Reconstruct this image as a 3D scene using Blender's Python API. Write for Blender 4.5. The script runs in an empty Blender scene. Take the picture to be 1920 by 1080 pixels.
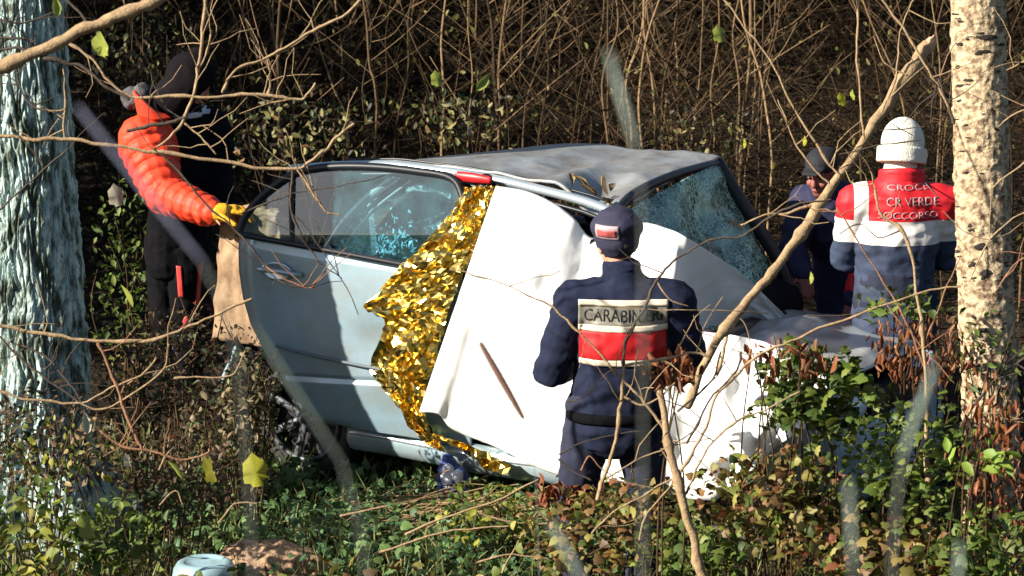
import bpy, bmesh, math, random
import numpy as np
from mathutils import Vector, Matrix, noise as mnoise
from mathutils.bvhtree import BVHTree

random.seed(7); rng = np.random.default_rng(7)
S = bpy.context.scene
C = S.collection
R = math.radians

# ------------------------------------------------------------------ camera, sky, sun, exposure
FPX = 5840.0                       # focal length in pixels of a 1920 wide picture
PITCH = R(12.0)
cam_o = Vector((0, -16 * math.cos(PITCH), 4.29))
cam_f = Vector((0, math.cos(PITCH), -math.sin(PITCH)))
cam_u = Vector((0, math.sin(PITCH), math.cos(PITCH)))
cam_r = Vector((1, 0, 0))
cd = bpy.data.cameras.new('camera'); cam = bpy.data.objects.new('camera', cd); C.objects.link(cam)
cam.location = cam_o; cam.rotation_euler = (R(90) - PITCH, 0, 0)
cd.sensor_width = 36; cd.lens = 36 * FPX / 1920; cd.clip_end = 500; cd.clip_start = .05
cd.dof.use_dof = True; cd.dof.focus_distance = 14.6; cd.dof.aperture_fstop = 6.3
S.camera = cam

SUN_AZ, SUN_EL = R(67), R(28)      # azimuth measured from behind the camera towards its left
sun_dir = Vector((-math.sin(SUN_AZ) * math.cos(SUN_EL), -math.cos(SUN_AZ) * math.cos(SUN_EL), math.sin(SUN_EL)))
w = bpy.data.worlds.new('World'); S.world = w; w.use_nodes = True
nt = w.node_tree; nt.nodes.clear()
sky = nt.nodes.new('ShaderNodeTexSky'); sky.sky_type = 'NISHITA'; sky.sun_disc = False
sky.sun_elevation = SUN_EL; sky.sun_rotation = math.atan2(sun_dir.x, sun_dir.y)
bg = nt.nodes.new('ShaderNodeBackground'); bg.inputs['Strength'].default_value = 0.05
wo = nt.nodes.new('ShaderNodeOutputWorld')
nt.links.new(sky.outputs[0], bg.inputs[0]); nt.links.new(bg.outputs[0], wo.inputs[0])
sd = bpy.data.lights.new('sun', 'SUN'); sun = bpy.data.objects.new('sun', sd); C.objects.link(sun)
sd.energy = 5.0; sd.angle = R(.5); sd.color = (1, .92, .79)
sun.rotation_euler = sun_dir.to_track_quat('Z', 'Y').to_euler(); sun.location = (-20, -12, 14)
S.view_settings.view_transform = 'Standard'; S.view_settings.look = 'None'
S.view_settings.exposure = 1.25; S.view_settings.gamma = 1
S.cycles.max_bounces = 6; S.cycles.transparent_max_bounces = 12; S.cycles.use_denoising = True
S.cycles.caustics_reflective = False; S.cycles.caustics_refractive = False

# ------------------------------------------------------------------ measuring helpers (1920 x 1080 picture -> place)
def ray(x, y): return cam_f + cam_r * ((x - 960) / FPX) - cam_u * ((y - 540) / FPX)
def P(x, y, d): return cam_o + ray(x, y) * d
def onplane(x, y, p0, n):
    v = ray(x, y); return cam_o + v * ((p0 - cam_o).dot(n) / v.dot(n))
def G(x, y, z=0.0): return onplane(x, y, Vector((0, 0, z)), Vector((0, 0, 1)))

def sst(a, b, x):
    t = min(1, max(0, (x - a) / (b - a))); return t * t * (3 - 2 * t)
def hgt(x, y):
    z = .16 * sst(.3, 2.2, y) + .12 * sst(-1.5, -2.6, x) * sst(-.6, .8, y) if False else .16 * sst(.3, 2.2, y)
    z += .12 * sst(1.5, 2.6, -x) * sst(-.4, .8, y)
    z += 2.6 * sst(4, 15, y) + 6 * sst(15, 45, y)
    z += 2.6 * sst(5.0, 11.8, -y)
    z += .05 * mnoise.noise(Vector((x * .9, y * .9, 0))) + .02 * mnoise.noise(Vector((x * 3, y * 3, 4)))
    return z

# ------------------------------------------------------------------ materials
MATS = {}
def mat(name, col, rough=.7, metal=0, var=.0, scale=8., bump=0., bscale=60., col2=None, spec=.4, trans=0., coord='Object', sheen=0., island=None, objrand=None, stretch=None, dist=.01, coat=0, sharp=(.36, .66)):
    if name in MATS: return MATS[name]
    m = bpy.data.materials.new(name); m.use_nodes = True
    t = m.node_tree; N = t.nodes; L = t.links
    b = N['Principled BSDF']; out = N['Material Output']
    b.inputs['Roughness'].default_value = rough; b.inputs['Metallic'].default_value = metal
    b.inputs['Specular IOR Level'].default_value = spec
    if coat: b.inputs['Coat Weight'].default_value = coat; b.inputs['Coat Roughness'].default_value = .08
    c4 = tuple(col) + (1,)
    tc = N.new('ShaderNodeTexCoord'); src = tc.outputs[coord]
    if stretch:
        mp = N.new('ShaderNodeMapping'); mp.inputs['Scale'].default_value = stretch
        L.new(src, mp.inputs[0]); src = mp.outputs[0]
    csock = None
    if island or objrand:
        if island:
            g = N.new('ShaderNodeNewGeometry'); f = g.outputs['Random Per Island']; cols = island
        else:
            g = N.new('ShaderNodeObjectInfo'); f = g.outputs['Random']; cols = objrand
        cr = N.new('ShaderNodeValToRGB'); cr.color_ramp.interpolation = 'LINEAR'
        e = cr.color_ramp.elements
        while len(e) < len(cols): e.new(.5)
        for i, c in enumerate(cols):
            e[i].position = i / (len(cols) - 1); e[i].color = tuple(c) + (1,)
        L.new(f, cr.inputs[0]); csock = cr.outputs[0]
    if var > 0 or col2:
        nz = N.new('ShaderNodeTexNoise'); nz.inputs['Scale'].default_value = scale; nz.inputs['Detail'].default_value = 6
        nz.inputs['Roughness'].default_value = .65
        L.new(src, nz.inputs['Vector'])
        rp = N.new('ShaderNodeValToRGB'); rp.color_ramp.elements[0].position = sharp[0]; rp.color_ramp.elements[1].position = sharp[1]
        L.new(nz.outputs[0], rp.inputs[0])
        mx = N.new('ShaderNodeMix'); mx.data_type = 'RGBA'
        L.new(rp.outputs[0], mx.inputs[0])
        c2 = tuple(col2) + (1,) if col2 else tuple(x * (1 - var) for x in col) + (1,)
        if csock:
            mu = N.new('ShaderNodeMix'); mu.data_type = 'RGBA'; mu.blend_type = 'MULTIPLY'; mu.inputs[0].default_value = 1
            L.new(csock, mu.inputs[6]); mu.inputs[7].default_value = (1 - var, 1 - var, 1 - var, 1)
            L.new(csock, mx.inputs[6]); L.new(mu.outputs[2], mx.inputs[7])
        else:
            mx.inputs[6].default_value = c4; mx.inputs[7].default_value = c2
        csock = mx.outputs[2]
    if csock: L.new(csock, b.inputs['Base Color'])
    else: b.inputs['Base Color'].default_value = c4
    if bump:
        n2 = N.new('ShaderNodeTexNoise'); n2.inputs['Scale'].default_value = bscale; n2.inputs['Detail'].default_value = 5
        L.new(src, n2.inputs['Vector'])
        bp = N.new('ShaderNodeBump'); bp.inputs['Strength'].default_value = bump; bp.inputs['Distance'].default_value = dist
        L.new(n2.outputs[0], bp.inputs['Height']); L.new(bp.outputs[0], b.inputs['Normal'])
    if trans:
        tr = N.new('ShaderNodeBsdfTranslucent'); ms = N.new('ShaderNodeMixShader'); ms.inputs[0].default_value = trans
        if csock: L.new(csock, tr.inputs[0])
        else: tr.inputs[0].default_value = c4
        L.new(b.outputs[0], ms.inputs[1]); L.new(tr.outputs[0], ms.inputs[2]); L.new(ms.outputs[0], out.inputs[0])
    MATS[name] = m
    return m

def glass_mat(name, tint, refl=.25, dirt_sheen=.2, dirt_sheen_col=(.3, .28, .22)):
    m = bpy.data.materials.new(name); m.use_nodes = True; N = m.node_tree.nodes; L = m.node_tree.links; N.clear()
    out = N.new('ShaderNodeOutputMaterial'); tr = N.new('ShaderNodeBsdfTransparent'); tr.inputs[0].default_value = tint + (1,)
    gl = N.new('ShaderNodeBsdfGlossy'); gl.inputs['Roughness'].default_value = .04
    fr = N.new('ShaderNodeFresnel'); fr.inputs[0].default_value = 1.5
    ad = N.new('ShaderNodeMath'); ad.operation = 'ADD'; ad.inputs[1].default_value = refl; L.new(fr.outputs[0], ad.inputs[0])
    m1 = N.new('ShaderNodeMixShader'); L.new(ad.outputs[0], m1.inputs[0]); L.new(tr.outputs[0], m1.inputs[1]); L.new(gl.outputs[0], m1.inputs[2])
    df = N.new('ShaderNodeBsdfDiffuse'); df.inputs[0].default_value = dirt_sheen_col + (1,)
    tc = N.new('ShaderNodeTexCoord'); nz = N.new('ShaderNodeTexNoise'); nz.inputs['Scale'].default_value = 7; nz.inputs['Detail'].default_value = 7
    L.new(tc.outputs['Object'], nz.inputs['Vector'])
    mr = N.new('ShaderNodeMapRange'); mr.inputs[1].default_value = .4; mr.inputs[2].default_value = .75; mr.inputs[3].default_value = dirt_sheen * .4; mr.inputs[4].default_value = min(1, dirt_sheen * 2)
    L.new(nz.outputs[0], mr.inputs[0])
    m2 = N.new('ShaderNodeMixShader'); L.new(mr.outputs[0], m2.inputs[0]); L.new(m1.outputs[0], m2.inputs[1]); L.new(df.outputs[0], m2.inputs[2])
    L.new(m2.outputs[0], out.inputs[0]); return m

def shatter_mat(name, tint, white, scale=38.0, cover=.5):
    m = bpy.data.materials.new(name); m.use_nodes = True; N = m.node_tree.nodes; L = m.node_tree.links; N.clear()
    out = N.new('ShaderNodeOutputMaterial'); tc = N.new('ShaderNodeTexCoord')
    vo = N.new('ShaderNodeTexVoronoi'); vo.feature = 'DISTANCE_TO_EDGE'; vo.inputs['Scale'].default_value = scale; L.new(tc.outputs['Object'], vo.inputs['Vector'])
    vc = N.new('ShaderNodeTexVoronoi'); vc.inputs['Scale'].default_value = scale; L.new(tc.outputs['Object'], vc.inputs['Vector'])
    nz = N.new('ShaderNodeTexNoise'); nz.inputs['Scale'].default_value = 4.2; nz.inputs['Detail'].default_value = 5; L.new(tc.outputs['Object'], nz.inputs['Vector'])
    lt = N.new('ShaderNodeMapRange'); lt.inputs[1].default_value = 0; lt.inputs[2].default_value = .2; lt.inputs[3].default_value = 1; lt.inputs[4].default_value = .16; L.new(vo.outputs[0], lt.inputs[0])
    nm = N.new('ShaderNodeMapRange'); nm.inputs[1].default_value = .38; nm.inputs[2].default_value = .62; nm.inputs[3].default_value = cover * .35; nm.inputs[4].default_value = min(1, cover * 1.6); L.new(nz.outputs[0], nm.inputs[0])
    mu = N.new('ShaderNodeMath'); mu.operation = 'MULTIPLY'; L.new(lt.outputs[0], mu.inputs[0]); L.new(nm.outputs[0], mu.inputs[1])
    tr = N.new('ShaderNodeBsdfTransparent'); tr.inputs[0].default_value = tint + (1,)
    gl = N.new('ShaderNodeBsdfGlossy'); gl.inputs['Roughness'].default_value = .12; gl.inputs[0].default_value = (.75, .95, .95, 1)
    df = N.new('ShaderNodeBsdfDiffuse')
    cx_ = N.new('ShaderNodeMix'); cx_.data_type = 'RGBA'; sp_ = N.new('ShaderNodeSeparateColor'); L.new(vc.outputs['Color'], sp_.inputs[0]); L.new(sp_.outputs[0], cx_.inputs[0])
    cx_.inputs[6].default_value = tuple(c * .3 for c in white) + (1,); cx_.inputs[7].default_value = white + (1,); L.new(cx_.outputs[2], df.inputs[0])
    bp = N.new('ShaderNodeBump'); bp.inputs['Strength'].default_value = 1; bp.inputs['Distance'].default_value = .02; L.new(vc.outputs['Color'], bp.inputs['Height'])
    L.new(bp.outputs[0], gl.inputs['Normal'])
    m1 = N.new('ShaderNodeMixShader'); m1.inputs[0].default_value = .14; L.new(tr.outputs[0], m1.inputs[1]); L.new(gl.outputs[0], m1.inputs[2])
    m2 = N.new('ShaderNodeMixShader'); L.new(mu.outputs[0], m2.inputs[0]); L.new(m1.outputs[0], m2.inputs[1]); L.new(df.outputs[0], m2.inputs[2])
    L.new(m2.outputs[0], out.inputs[0]); return m

# ------------------------------------------------------------------ object helpers
def tag(o, label=None, cat=None, group=None, kind=None):
    if label: o['label'] = label
    if cat: o['category'] = cat
    if group: o['group'] = group
    if kind: o['kind'] = kind
    return o
def thing(name, label, cat, loc, group=None, rotz=0):
    o = bpy.data.objects.new(name, None); C.objects.link(o); o.location = loc; o.rotation_euler = (0, 0, rotz)
    o.empty_display_size = .1
    return tag(o, label, cat, group)
def link(name, me, m, parent=None, smooth=True, origin=None):
    """mesh in world coordinates (or the car's own, when the parent is the car) -> object"""
    o = bpy.data.objects.new(name, me); C.objects.link(o)
    me.name = name
    if m is not None:
        me.materials.clear()
        for k in (m if isinstance(m, (list, tuple)) else [m]): me.materials.append(k)
    if smooth: me.polygons.foreach_set('use_smooth', [True] * len(me.polygons))
    if parent is not None:
        o.parent = parent
        base = Vector((0, 0, 0)); q = parent
        if not q.get('_own'):
            while q is not None: base += q.location; q = q.parent
            me.transform(Matrix.Translation(-base))
    elif origin is not None:
        me.transform(Matrix.Translation(-Vector(origin))); o.location = origin
    return o
def child_own(o):            # part of the car: its children are in the car's coordinates too
    o['_own'] = 1; return o
def pyd(verts, faces):
    me = bpy.data.meshes.new('m'); me.from_pydata([tuple(v) for v in verts], [], faces); me.update(); return me
def raw(V, F):
    """numpy verts (n,3), faces (m,k) -> mesh, fast"""
    me = bpy.data.meshes.new('m'); V = np.asarray(V, dtype=np.float32); F = np.asarray(F, dtype=np.int32)
    me.vertices.add(len(V)); me.vertices.foreach_set('co', V.ravel())
    k = F.shape[1]; me.loops.add(F.size); me.loops.foreach_set('vertex_index', F.ravel())
    me.polygons.add(len(F)); me.polygons.foreach_set('loop_start', np.arange(0, F.size, k, dtype=np.int32))
    me.update(calc_edges=True); me.validate(); return me
def grid(fn, nu, nv):
    V = [fn(i / nu, j / nv) for j in range(nv + 1) for i in range(nu + 1)]
    F = [(j * (nu + 1) + i, j * (nu + 1) + i + 1, (j + 1) * (nu + 1) + i + 1, (j + 1) * (nu + 1) + i) for j in range(nv) for i in range(nu)]
    return V, F
def solid(o, t, off=-1):
    md = o.modifiers.new('thickness', 'SOLIDIFY'); md.thickness = t; md.offset = off; return o
def bevel(o, wd=.01, seg=2):
    md = o.modifiers.new('edge', 'BEVEL'); md.width = wd; md.segments = seg; md.limit_method = 'ANGLE'; return o
def poly_at(pts, t):
    """point at t in 0..1 along a polyline of tuples (by length in its first two coordinates)"""
    L = [0]
    for a, b in zip(pts, pts[1:]): L.append(L[-1] + math.hypot(b[0] - a[0], b[1] - a[1]))
    s = t * L[-1]
    for i in range(len(pts) - 1):
        if s <= L[i + 1] or i == len(pts) - 2:
            k = (s - L[i]) / max(1e-9, L[i + 1] - L[i]); return tuple(a + (b - a) * k for a, b in zip(pts[i], pts[i + 1]))
def catmull(pts, n=4):
    pts = [Vector(p) for p in pts]
    if len(pts) < 3: return [pts[0].lerp(pts[-1], k / n) for k in range(n + 1)]
    out = []
    for i in range(len(pts) - 1):
        p0 = pts[max(0, i - 1)]; p1 = pts[i]; p2 = pts[i + 1]; p3 = pts[min(len(pts) - 1, i + 2)]
        for k in range(n):
            t = k / n
            out.append(.5 * ((2 * p1) + (p2 - p0) * t + (2 * p0 - 5 * p1 + 4 * p2 - p3) * t * t + (3 * p1 - p0 - 3 * p2 + p3) * t ** 3))
    out.append(pts[-1]); return out
def tube(pts, radii, n=7, side=None, cap=True, ry=None, taperend=False):
    """ring loft; radii one per point, ry optional second radius; rounded caps"""
    pts = [Vector(p) for p in pts]; V = []; F = []
    m = len(pts)
    a_prev = None; rings = []
    for i in range(m):
        t = (pts[min(m - 1, i + 1)] - pts[max(0, i - 1)]).normalized()
        if side is not None: a = Vector(side) - t * Vector(side).dot(t)
        elif a_prev is None:
            a = t.orthogonal()
        else: a = a_prev - t * a_prev.dot(t)
        a.normalize(); a_prev = a; b = t.cross(a)
        rings.append((pts[i], a, b, t, radii[i], (ry[i] if ry else radii[i])))
    if cap:
        p, a, b, t, r1, r2 = rings[0]; h = min(r1, r2)
        pre = [(p - t * h * math.sin(k), a, b, t, r1 * math.cos(k), r2 * math.cos(k)) for k in (1.35, .9, .45)]
        p, a, b, t, r1, r2 = rings[-1]; h = min(r1, r2)
        post = [(p + t * h * math.sin(k), a, b, t, r1 * math.cos(k), r2 * math.cos(k)) for k in (.45, .9, 1.35)]
        rings = pre + rings + post
    for (p, a, b, t, r1, r2) in rings:
        for k in range(n):
            w_ = 2 * math.pi * k / n; V.append(p + a * (r1 * math.cos(w_)) + b * (r2 * math.sin(w_)))
    for i in range(len(rings) - 1):
        for k in range(n):
            k2 = (k + 1) % n; F.append((i * n + k, i * n + k2, (i + 1) * n + k2, (i + 1) * n + k))
    F.append(tuple(range(n))[::-1]); F.append(tuple((len(rings) - 1) * n + k for k in range(n)))
    return V, F
def merge(parts):
    V = []; F = []
    for v, f in parts:
        o = len(V); V += list(v); F += [tuple(i + o for i in q) for q in f]
    return V, F
def box(x0, x1, y0, y1, z0, z1):
    V = [(x, y, z) for z in (z0, z1) for y in (y0, y1) for x in (x0, x1)]
    return [Vector(v) for v in V], [(0, 2, 3, 1), (4, 5, 7, 6), (0, 1, 5, 4), (2, 6, 7, 3), (0, 4, 6, 2), (1, 3, 7, 5)]
def ellipsoid(c, r, n=16, m=10, rot=None):
    V = []; F = []
    for j in range(m + 1):
        th = math.pi * j / m
        for i in range(n):
            ph = 2 * math.pi * i / n
            v = Vector((r[0] * math.sin(th) * math.cos(ph), r[1] * math.sin(th) * math.sin(ph), r[2] * math.cos(th)))
            if rot is not None: v = rot @ v
            V.append(Vector(c) + v)
    for j in range(m):
        for i in range(n):
            i2 = (i + 1) % n; F.append((j * n + i, (j + 1) * n + i, (j + 1) * n + i2, j * n + i2))
    return V, F
def remesh(parts, voxel=.009, smooth=3, wr=0., wf=9., wst=(1, 1, 1), seed=0):
    V, F = merge(parts); me = pyd(V, F)
    o = bpy.data.objects.new('tmp', me); C.objects.link(o)
    md = o.modifiers.new('r', 'REMESH'); md.mode = 'VOXEL'; md.voxel_size = voxel
    if smooth: ms = o.modifiers.new('s', 'SMOOTH'); ms.iterations = smooth; ms.factor = .5
    dg = bpy.context.evaluated_depsgraph_get(); dg.update()
    me2 = bpy.data.meshes.new_from_object(o.evaluated_get(dg)); bpy.data.objects.remove(o); bpy.data.meshes.remove(me)
    if wr:
        nrm = [v.normal.copy() for v in me2.vertices]
        for v, nn in zip(me2.vertices, nrm):
            q = Vector((v.co.x * wst[0], v.co.y * wst[1], v.co.z * wst[2])) * wf + Vector((seed * 7.1, 0, 0))
            k = 1 - 2 * abs(mnoise.noise(q)); k2 = mnoise.noise(q * 2.3)
            v.co += nn * (wr * (k * .8 + k2 * .5))
        me2.update()
    return me2

# ================================================================== SETTING: ground
def build_ground():
    xs = np.concatenate([np.linspace(-60, -7, 22), np.linspace(-6.5, 6.5, 88), np.linspace(7, 60, 22)])
    ys = np.concatenate([np.linspace(-40, -9, 16), np.linspace(-8.7, 9, 110), np.linspace(9.6, 70, 32)])
    V = [(x, y, hgt(x, y)) for y in ys for x in xs]; nx = len(xs)
    F = [(j * nx + i, j * nx + i + 1, (j + 1) * nx + i + 1, (j + 1) * nx + i) for j in range(len(ys) - 1) for i in range(nx - 1)]
    m = mat('forest_soil', (.035, .026, .017), .95, col2=(.014, .011, .008), scale=5, bump=.8, bscale=30, dist=.04, spec=.08)
    tag(link('ground', pyd(V, F), m), kind='structure')
build_ground()

# ================================================================== THE CAR (own coordinates: x forward, y out of the near side, z up)
YAW = R(30.5)
car_w = G(575, 900)
c_fw = Vector((math.cos(YAW), -math.sin(YAW), 0)); c_sd = Vector((-math.sin(YAW), -math.cos(YAW), 0))
car = thing('crashed_car', 'wrecked silver blue hatchback with crushed roof and open rear door among the trees', 'car', car_w)
# axes: local x = c_fw, local y = c_sd, local z = up (left-handed, so y is mirrored: local y stored as -out)
car.rotation_euler = (0, 0, -YAW); car['_own'] = 1
def CL(px, py, out=0.):
    q = onplane(px, py, car_w + c_sd * out, c_sd) - car_w
    return Vector((q.dot(c_fw), -out, q.z))
def CW(x, out, z): return car_w + c_fw * x + c_sd * out + Vector((0, 0, z))       # car -> place
def V3(x, out, z): return Vector((x, -out, z))

paint = mat('silver_blue_paint', (.33, .48, .58), .34, metal=.35, col2=(.30, .34, .33), scale=3.2, bump=.05, bscale=9, coat=.35, dist=.02)
roofpaint = mat('scraped_roof_paint', (.33, .35, .36), .42, metal=.35, col2=(.2, .18, .155), scale=5.5, bump=.25, bscale=14, coat=.15, dist=.02)
mudpaint = mat('muddy_paint', (.36, .24, .14), .8, col2=(.13, .08, .045), scale=7, bump=.5, bscale=14)
black_trim = mat('black_trim', (.012, .015, .02), .4, var=.3)
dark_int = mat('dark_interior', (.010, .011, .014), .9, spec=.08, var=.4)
rubber = mat('tyre_rubber', (.018, .02, .024), .75, col2=(.045, .04, .035), scale=18, bump=.3, bscale=80)
alloy = mat('alloy_rim', (.12, .14, .16), .55, metal=.5, col2=(.05, .045, .04), scale=12)
chrome = mat('bright_trim', (.75, .8, .83), .2, metal=.6)
redtrim = mat('red_trim', (.45, .015, .02), .4)
winglass = glass_mat('side_glass', (.62, .84, .88), .10, .09, (.14, .40, .46))  # teal window reflections are put into the dirt film's colour

# ---- rear door, hinged at its front edge and standing slightly ajar
OPEN = R(9); HX = .98
def DL(px, py, off=0.):
    n = (c_sd * math.cos(OPEN) + c_fw * -math.sin(OPEN) * -1).normalized()
    n = (c_sd * math.cos(OPEN) + c_fw * math.sin(OPEN)).normalized()
    p0 = car_w + c_fw * HX + n * off
    q = onplane(px, py, p0, n) - car_w
    return Vector((q.dot(c_fw), -q.dot(c_sd), q.z))
d_n = Vector((math.sin(OPEN), -math.cos(OPEN), 0))       # door's outward normal in car coordinates
door_left = [(447, 440), (443, 465), (445, 510), (453, 560), (468, 608), (492, 655), (520, 705), (548, 745), (585, 780), (640, 798)]
door_right = [(905, 522), (900, 600), (895, 700), (885, 838)]
def door_fn(u, v):
    a = poly_at(door_left, v); b = poly_at(door_right, v)
    # keep the rows nearly parallel to the belt line near the top and to the sill at the bottom
    p = DL(a[0] + (b[0] - a[0]) * u, a[1] + (b[1] - a[1]) * u)
    bul = .055 * math.sin(math.pi * (.12 + .8 * v)) * (1 - .35 * (1 - u) ** 6)
    z = v
    if .615 < v < .64: bul -= .016
    if v >= .64: bul += .006 - .03 * (v - .64)
    bul -= .05 * sst(.0, .07, .07 - u) * 1.0
    bul += .012 * mnoise.noise(Vector((u * 3, v * 3, 1.3))) - .03 * math.exp(-((u - .62) / .16) ** 2 - ((v - .42) / .14) ** 2)
    if v < .03: bul -= .01
    return p + d_n * bul
door = child_own(link('rear_door', pyd(*grid(door_fn, 60, 90)), paint, car)); solid(door, .012, 0)
door['label'] = 'dented silver blue rear door standing ajar'
# inner door body, so the door has depth
def door_in(u, v):
    a = poly_at(door_left, .04 + v * .92); b = poly_at(door_right, .04 + v * .92)
    return DL(a[0] + (b[0] - a[0]) * (.03 + .94 * u), a[1] + (b[1] - a[1]) * (.03 + .94 * u)) - d_n * .05
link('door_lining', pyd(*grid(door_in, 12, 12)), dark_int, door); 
# window frame
fr = [(449, 436), (456, 414), (480, 380), (518, 347), (560, 323), (620, 313), (700, 313), (780, 321), (846, 334), (868, 370), (880, 440), (886, 512)]
pts = catmull([DL(x, y, -.01 - .0016 * max(0, (440 - y)) * .5) for x, y in fr], 5)
link('window_frame', pyd(*tube(pts, [.021] * len(pts), 8, side=d_n)), black_trim, door)
pts = [DL(x, y, .03) for x, y in ((447, 439), (600, 467), (745, 494), (900, 522))]
link('belt_moulding', pyd(*tube(catmull(pts, 4), [.016] * 13, 8)), black_trim, door)
pts = [DL(x, y, .075) for x, y in ((517, 648), (560, 660), (640, 678), (720, 694), (800, 712))]
link('side_moulding', pyd(*tube(catmull(pts, 4), [.0085] * 17, 6)), mat('moulding_grey', (.12, .15, .17), .5), door)
# panes
frt = fr[1:-1]
def pane_fn(u, v):
    x = 458 + (880 - 458) * u
    # top edge of the frame at this x
    for a, b in zip(fr, fr[1:]):
        if a[0] <= x <= b[0]: yt = a[1] + (b[1] - a[1]) * (x - a[0]) / (b[0] - a[0]); break
    yb = 439 + (x - 447) * .182
    y = yt + (yb - yt) * v
    return DL(x, y, -.015 - .0008 * max(0, 440 - y))
link('window_pane', pyd(*grid(pane_fn, 24, 10)), winglass, door)
pts = [DL(x, y, -.005 - .0008 * max(0, 440 - y)) for x, y in ((547, 330), (546, 380), (548, 455))]
link('window_divider', pyd(*tube(catmull(pts, 4), [.013] * 9, 6)), black_trim, door)
# handle: recessed bowl and bar
hc = DL(522, 508, .045)
def dloc(du, dz, off): # metres along the door, up, outward
    al = Vector((math.cos(OPEN), math.sin(OPEN), 0)); return hc + al * du + Vector((0, 0, dz - du * .02)) + d_n * off
bowl = grid(lambda u, v: dloc(.085 * u * math.cos(2 * math.pi * v) - .005, .045 * u * math.sin(2 * math.pi * v), .016 - .012 * (1 - u * u)), 5, 24)
hb = child_own(link('handle_bowl', pyd(*bowl), mat('bowl_paint', (.5, .62, .68), .2, metal=.6), door)); solid(hb, .004)
pts = catmull([dloc(-.11, .002, .01), dloc(-.09, .006, .034), dloc(-.02, .008, .046), dloc(.06, .004, .044), dloc(.115, -.002, .034), dloc(.13, -.004, .012)], 4)
link('door_handle', pyd(*tube(pts, [.013] * len(pts), 8, side=(0, 0, 1), ry=[.009] * len(pts))), mat('handle_paint', (.34, .44, .5), .3, metal=.4, coat=.5), door)

# ---- roof: crowned, falling to the rear, dented at the front corner
rail = [(-.2, 1.585), (.1, 1.63), (.43, 1.662), (.8, 1.655), (1.1, 1.635), (1.35, 1.605), (1.55, 1.575), (1.72, 1.53)]
def zrail(x):
    for a, b in zip(rail, rail[1:]):
        if x <= b[0] or b is rail[-1]:
            k = (x - a[0]) / (b[0] - a[0]); return a[1] + (b[1] - a[1]) * k
def roof_fn(u, v):
    y = -.2 - 1.14 * v                       # outward coordinate
    xf = 1.70 - .02 * v + .0 * u; xr = .15 + .18 * math.sin(math.pi * v) * .3
    x = xr + (xf - xr) * u
    z = zrail(x) + .012 * math.sin(math.pi * v) - .05 * v * sst(1.3, .5, x)
    z += v * (.0 + .075 * sst(1.2, 1.7, x)) - v * .10 * sst(.9, .2, x) * 0 - .14 * v * sst(.2, .85, .85 - x + .2) * sst(.0, .8, .9 - x)
    # crease running back from the near front corner and the fold in the middle
    z -= .085 * math.exp(-((x - 1.55 + .35 * v) / .10) ** 2) * math.exp(-(v / .42) ** 2)
    z += .03 * math.exp(-((x - 1.36 + .2 * v) / .07) ** 2) * math.exp(-((v - .2) / .3) ** 2)
    z -= .03 * math.exp(-((x - 1.2) / .12) ** 2 - ((v - .45) / .2) ** 2)
    z += .02 * (1 - 2 * abs(mnoise.noise(Vector((x * 3.1, y * 3.1, 5))))) * sst(.5, 1.2, x)
    if v < .06: z += .012 * (1 - v / .06)
    return V3(x, y, z)
roof = child_own(link('roof', pyd(*grid(roof_fn, 90, 60)), roofpaint, car)); solid(roof, .015)
roof['label'] = 'scraped and buckled roof panel with a deep crease'
pts = [V3(x, -.185, zrail(x) - .012) for x in np.linspace(-.2, 1.72, 30)]
link('roof_rail', pyd(*tube(pts, [.028] * 30, 8, side=(0, 1, 0), ry=[.024] * 30)), mat('rail_paint', (.42, .5, .55), .28, metal=.5, coat=.4), car)
pts = [V3(x, -.135, zrail(x) - .05) for x in np.linspace(.0, 1.75, 26)]
link('roof_seal', pyd(*tube(pts, [.012] * 26, 6)), black_trim, car)
pts = [V3(x, -.235, zrail(x) + .012) for x in np.linspace(.1, 1.6, 26)]
link('roof_groove', pyd(*tube(pts, [.007] * 26, 6)), black_trim, roof)
# header above the windscreen
pts = catmull([V3(1.70, -.17, 1.525), V3(1.68, -.4, 1.585), V3(1.68, -.8, 1.615), V3(1.67, -1.34, 1.60)], 5)
link('windscreen_header', pyd(*tube(pts, [.024] * len(pts), 8)), black_trim, car)
# ---- pillars
ws = [V3(1.71, -.2, 1.52), V3(1.67, -1.32, 1.60), V3(2.07, -1.43, .82), V3(2.22, -.1, .96)]
pts = catmull([ws[0], V3(1.88, -.16, 1.38), V3(2.08, -.11, 1.16), ws[3]], 5)
link('front_pillar', pyd(*tube(pts, [.04] * len(pts), 8)), paint, car)
pts = catmull([ws[1], V3(1.81, -1.35, 1.38), V3(1.98, -1.41, 1.1), ws[2]], 5)
link('front_pillar', pyd(*tube(pts, [.035] * len(pts), 8)), black_trim, car)
pts = [V3(.98, -.16, 1.61), V3(.98, -.12, 1.4), V3(1.0, -.08, 1.2), V3(1.0, -.1, .4)]
link('middle_pillar', pyd(*tube(catmull(pts, 4), [.05] * 13, 8)), black_trim, car)
a = CL(858, 330, -.1); b = CL(918, 338, -.1)
link('pillar_trim', pyd(*tube([a, a.lerp(b, .5), b], [.024, .027, .02], 8, side=(0, 0, 1), ry=[.014] * 3)), redtrim, car)['label'] = 'red trim at the top of the door pillar'
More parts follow.
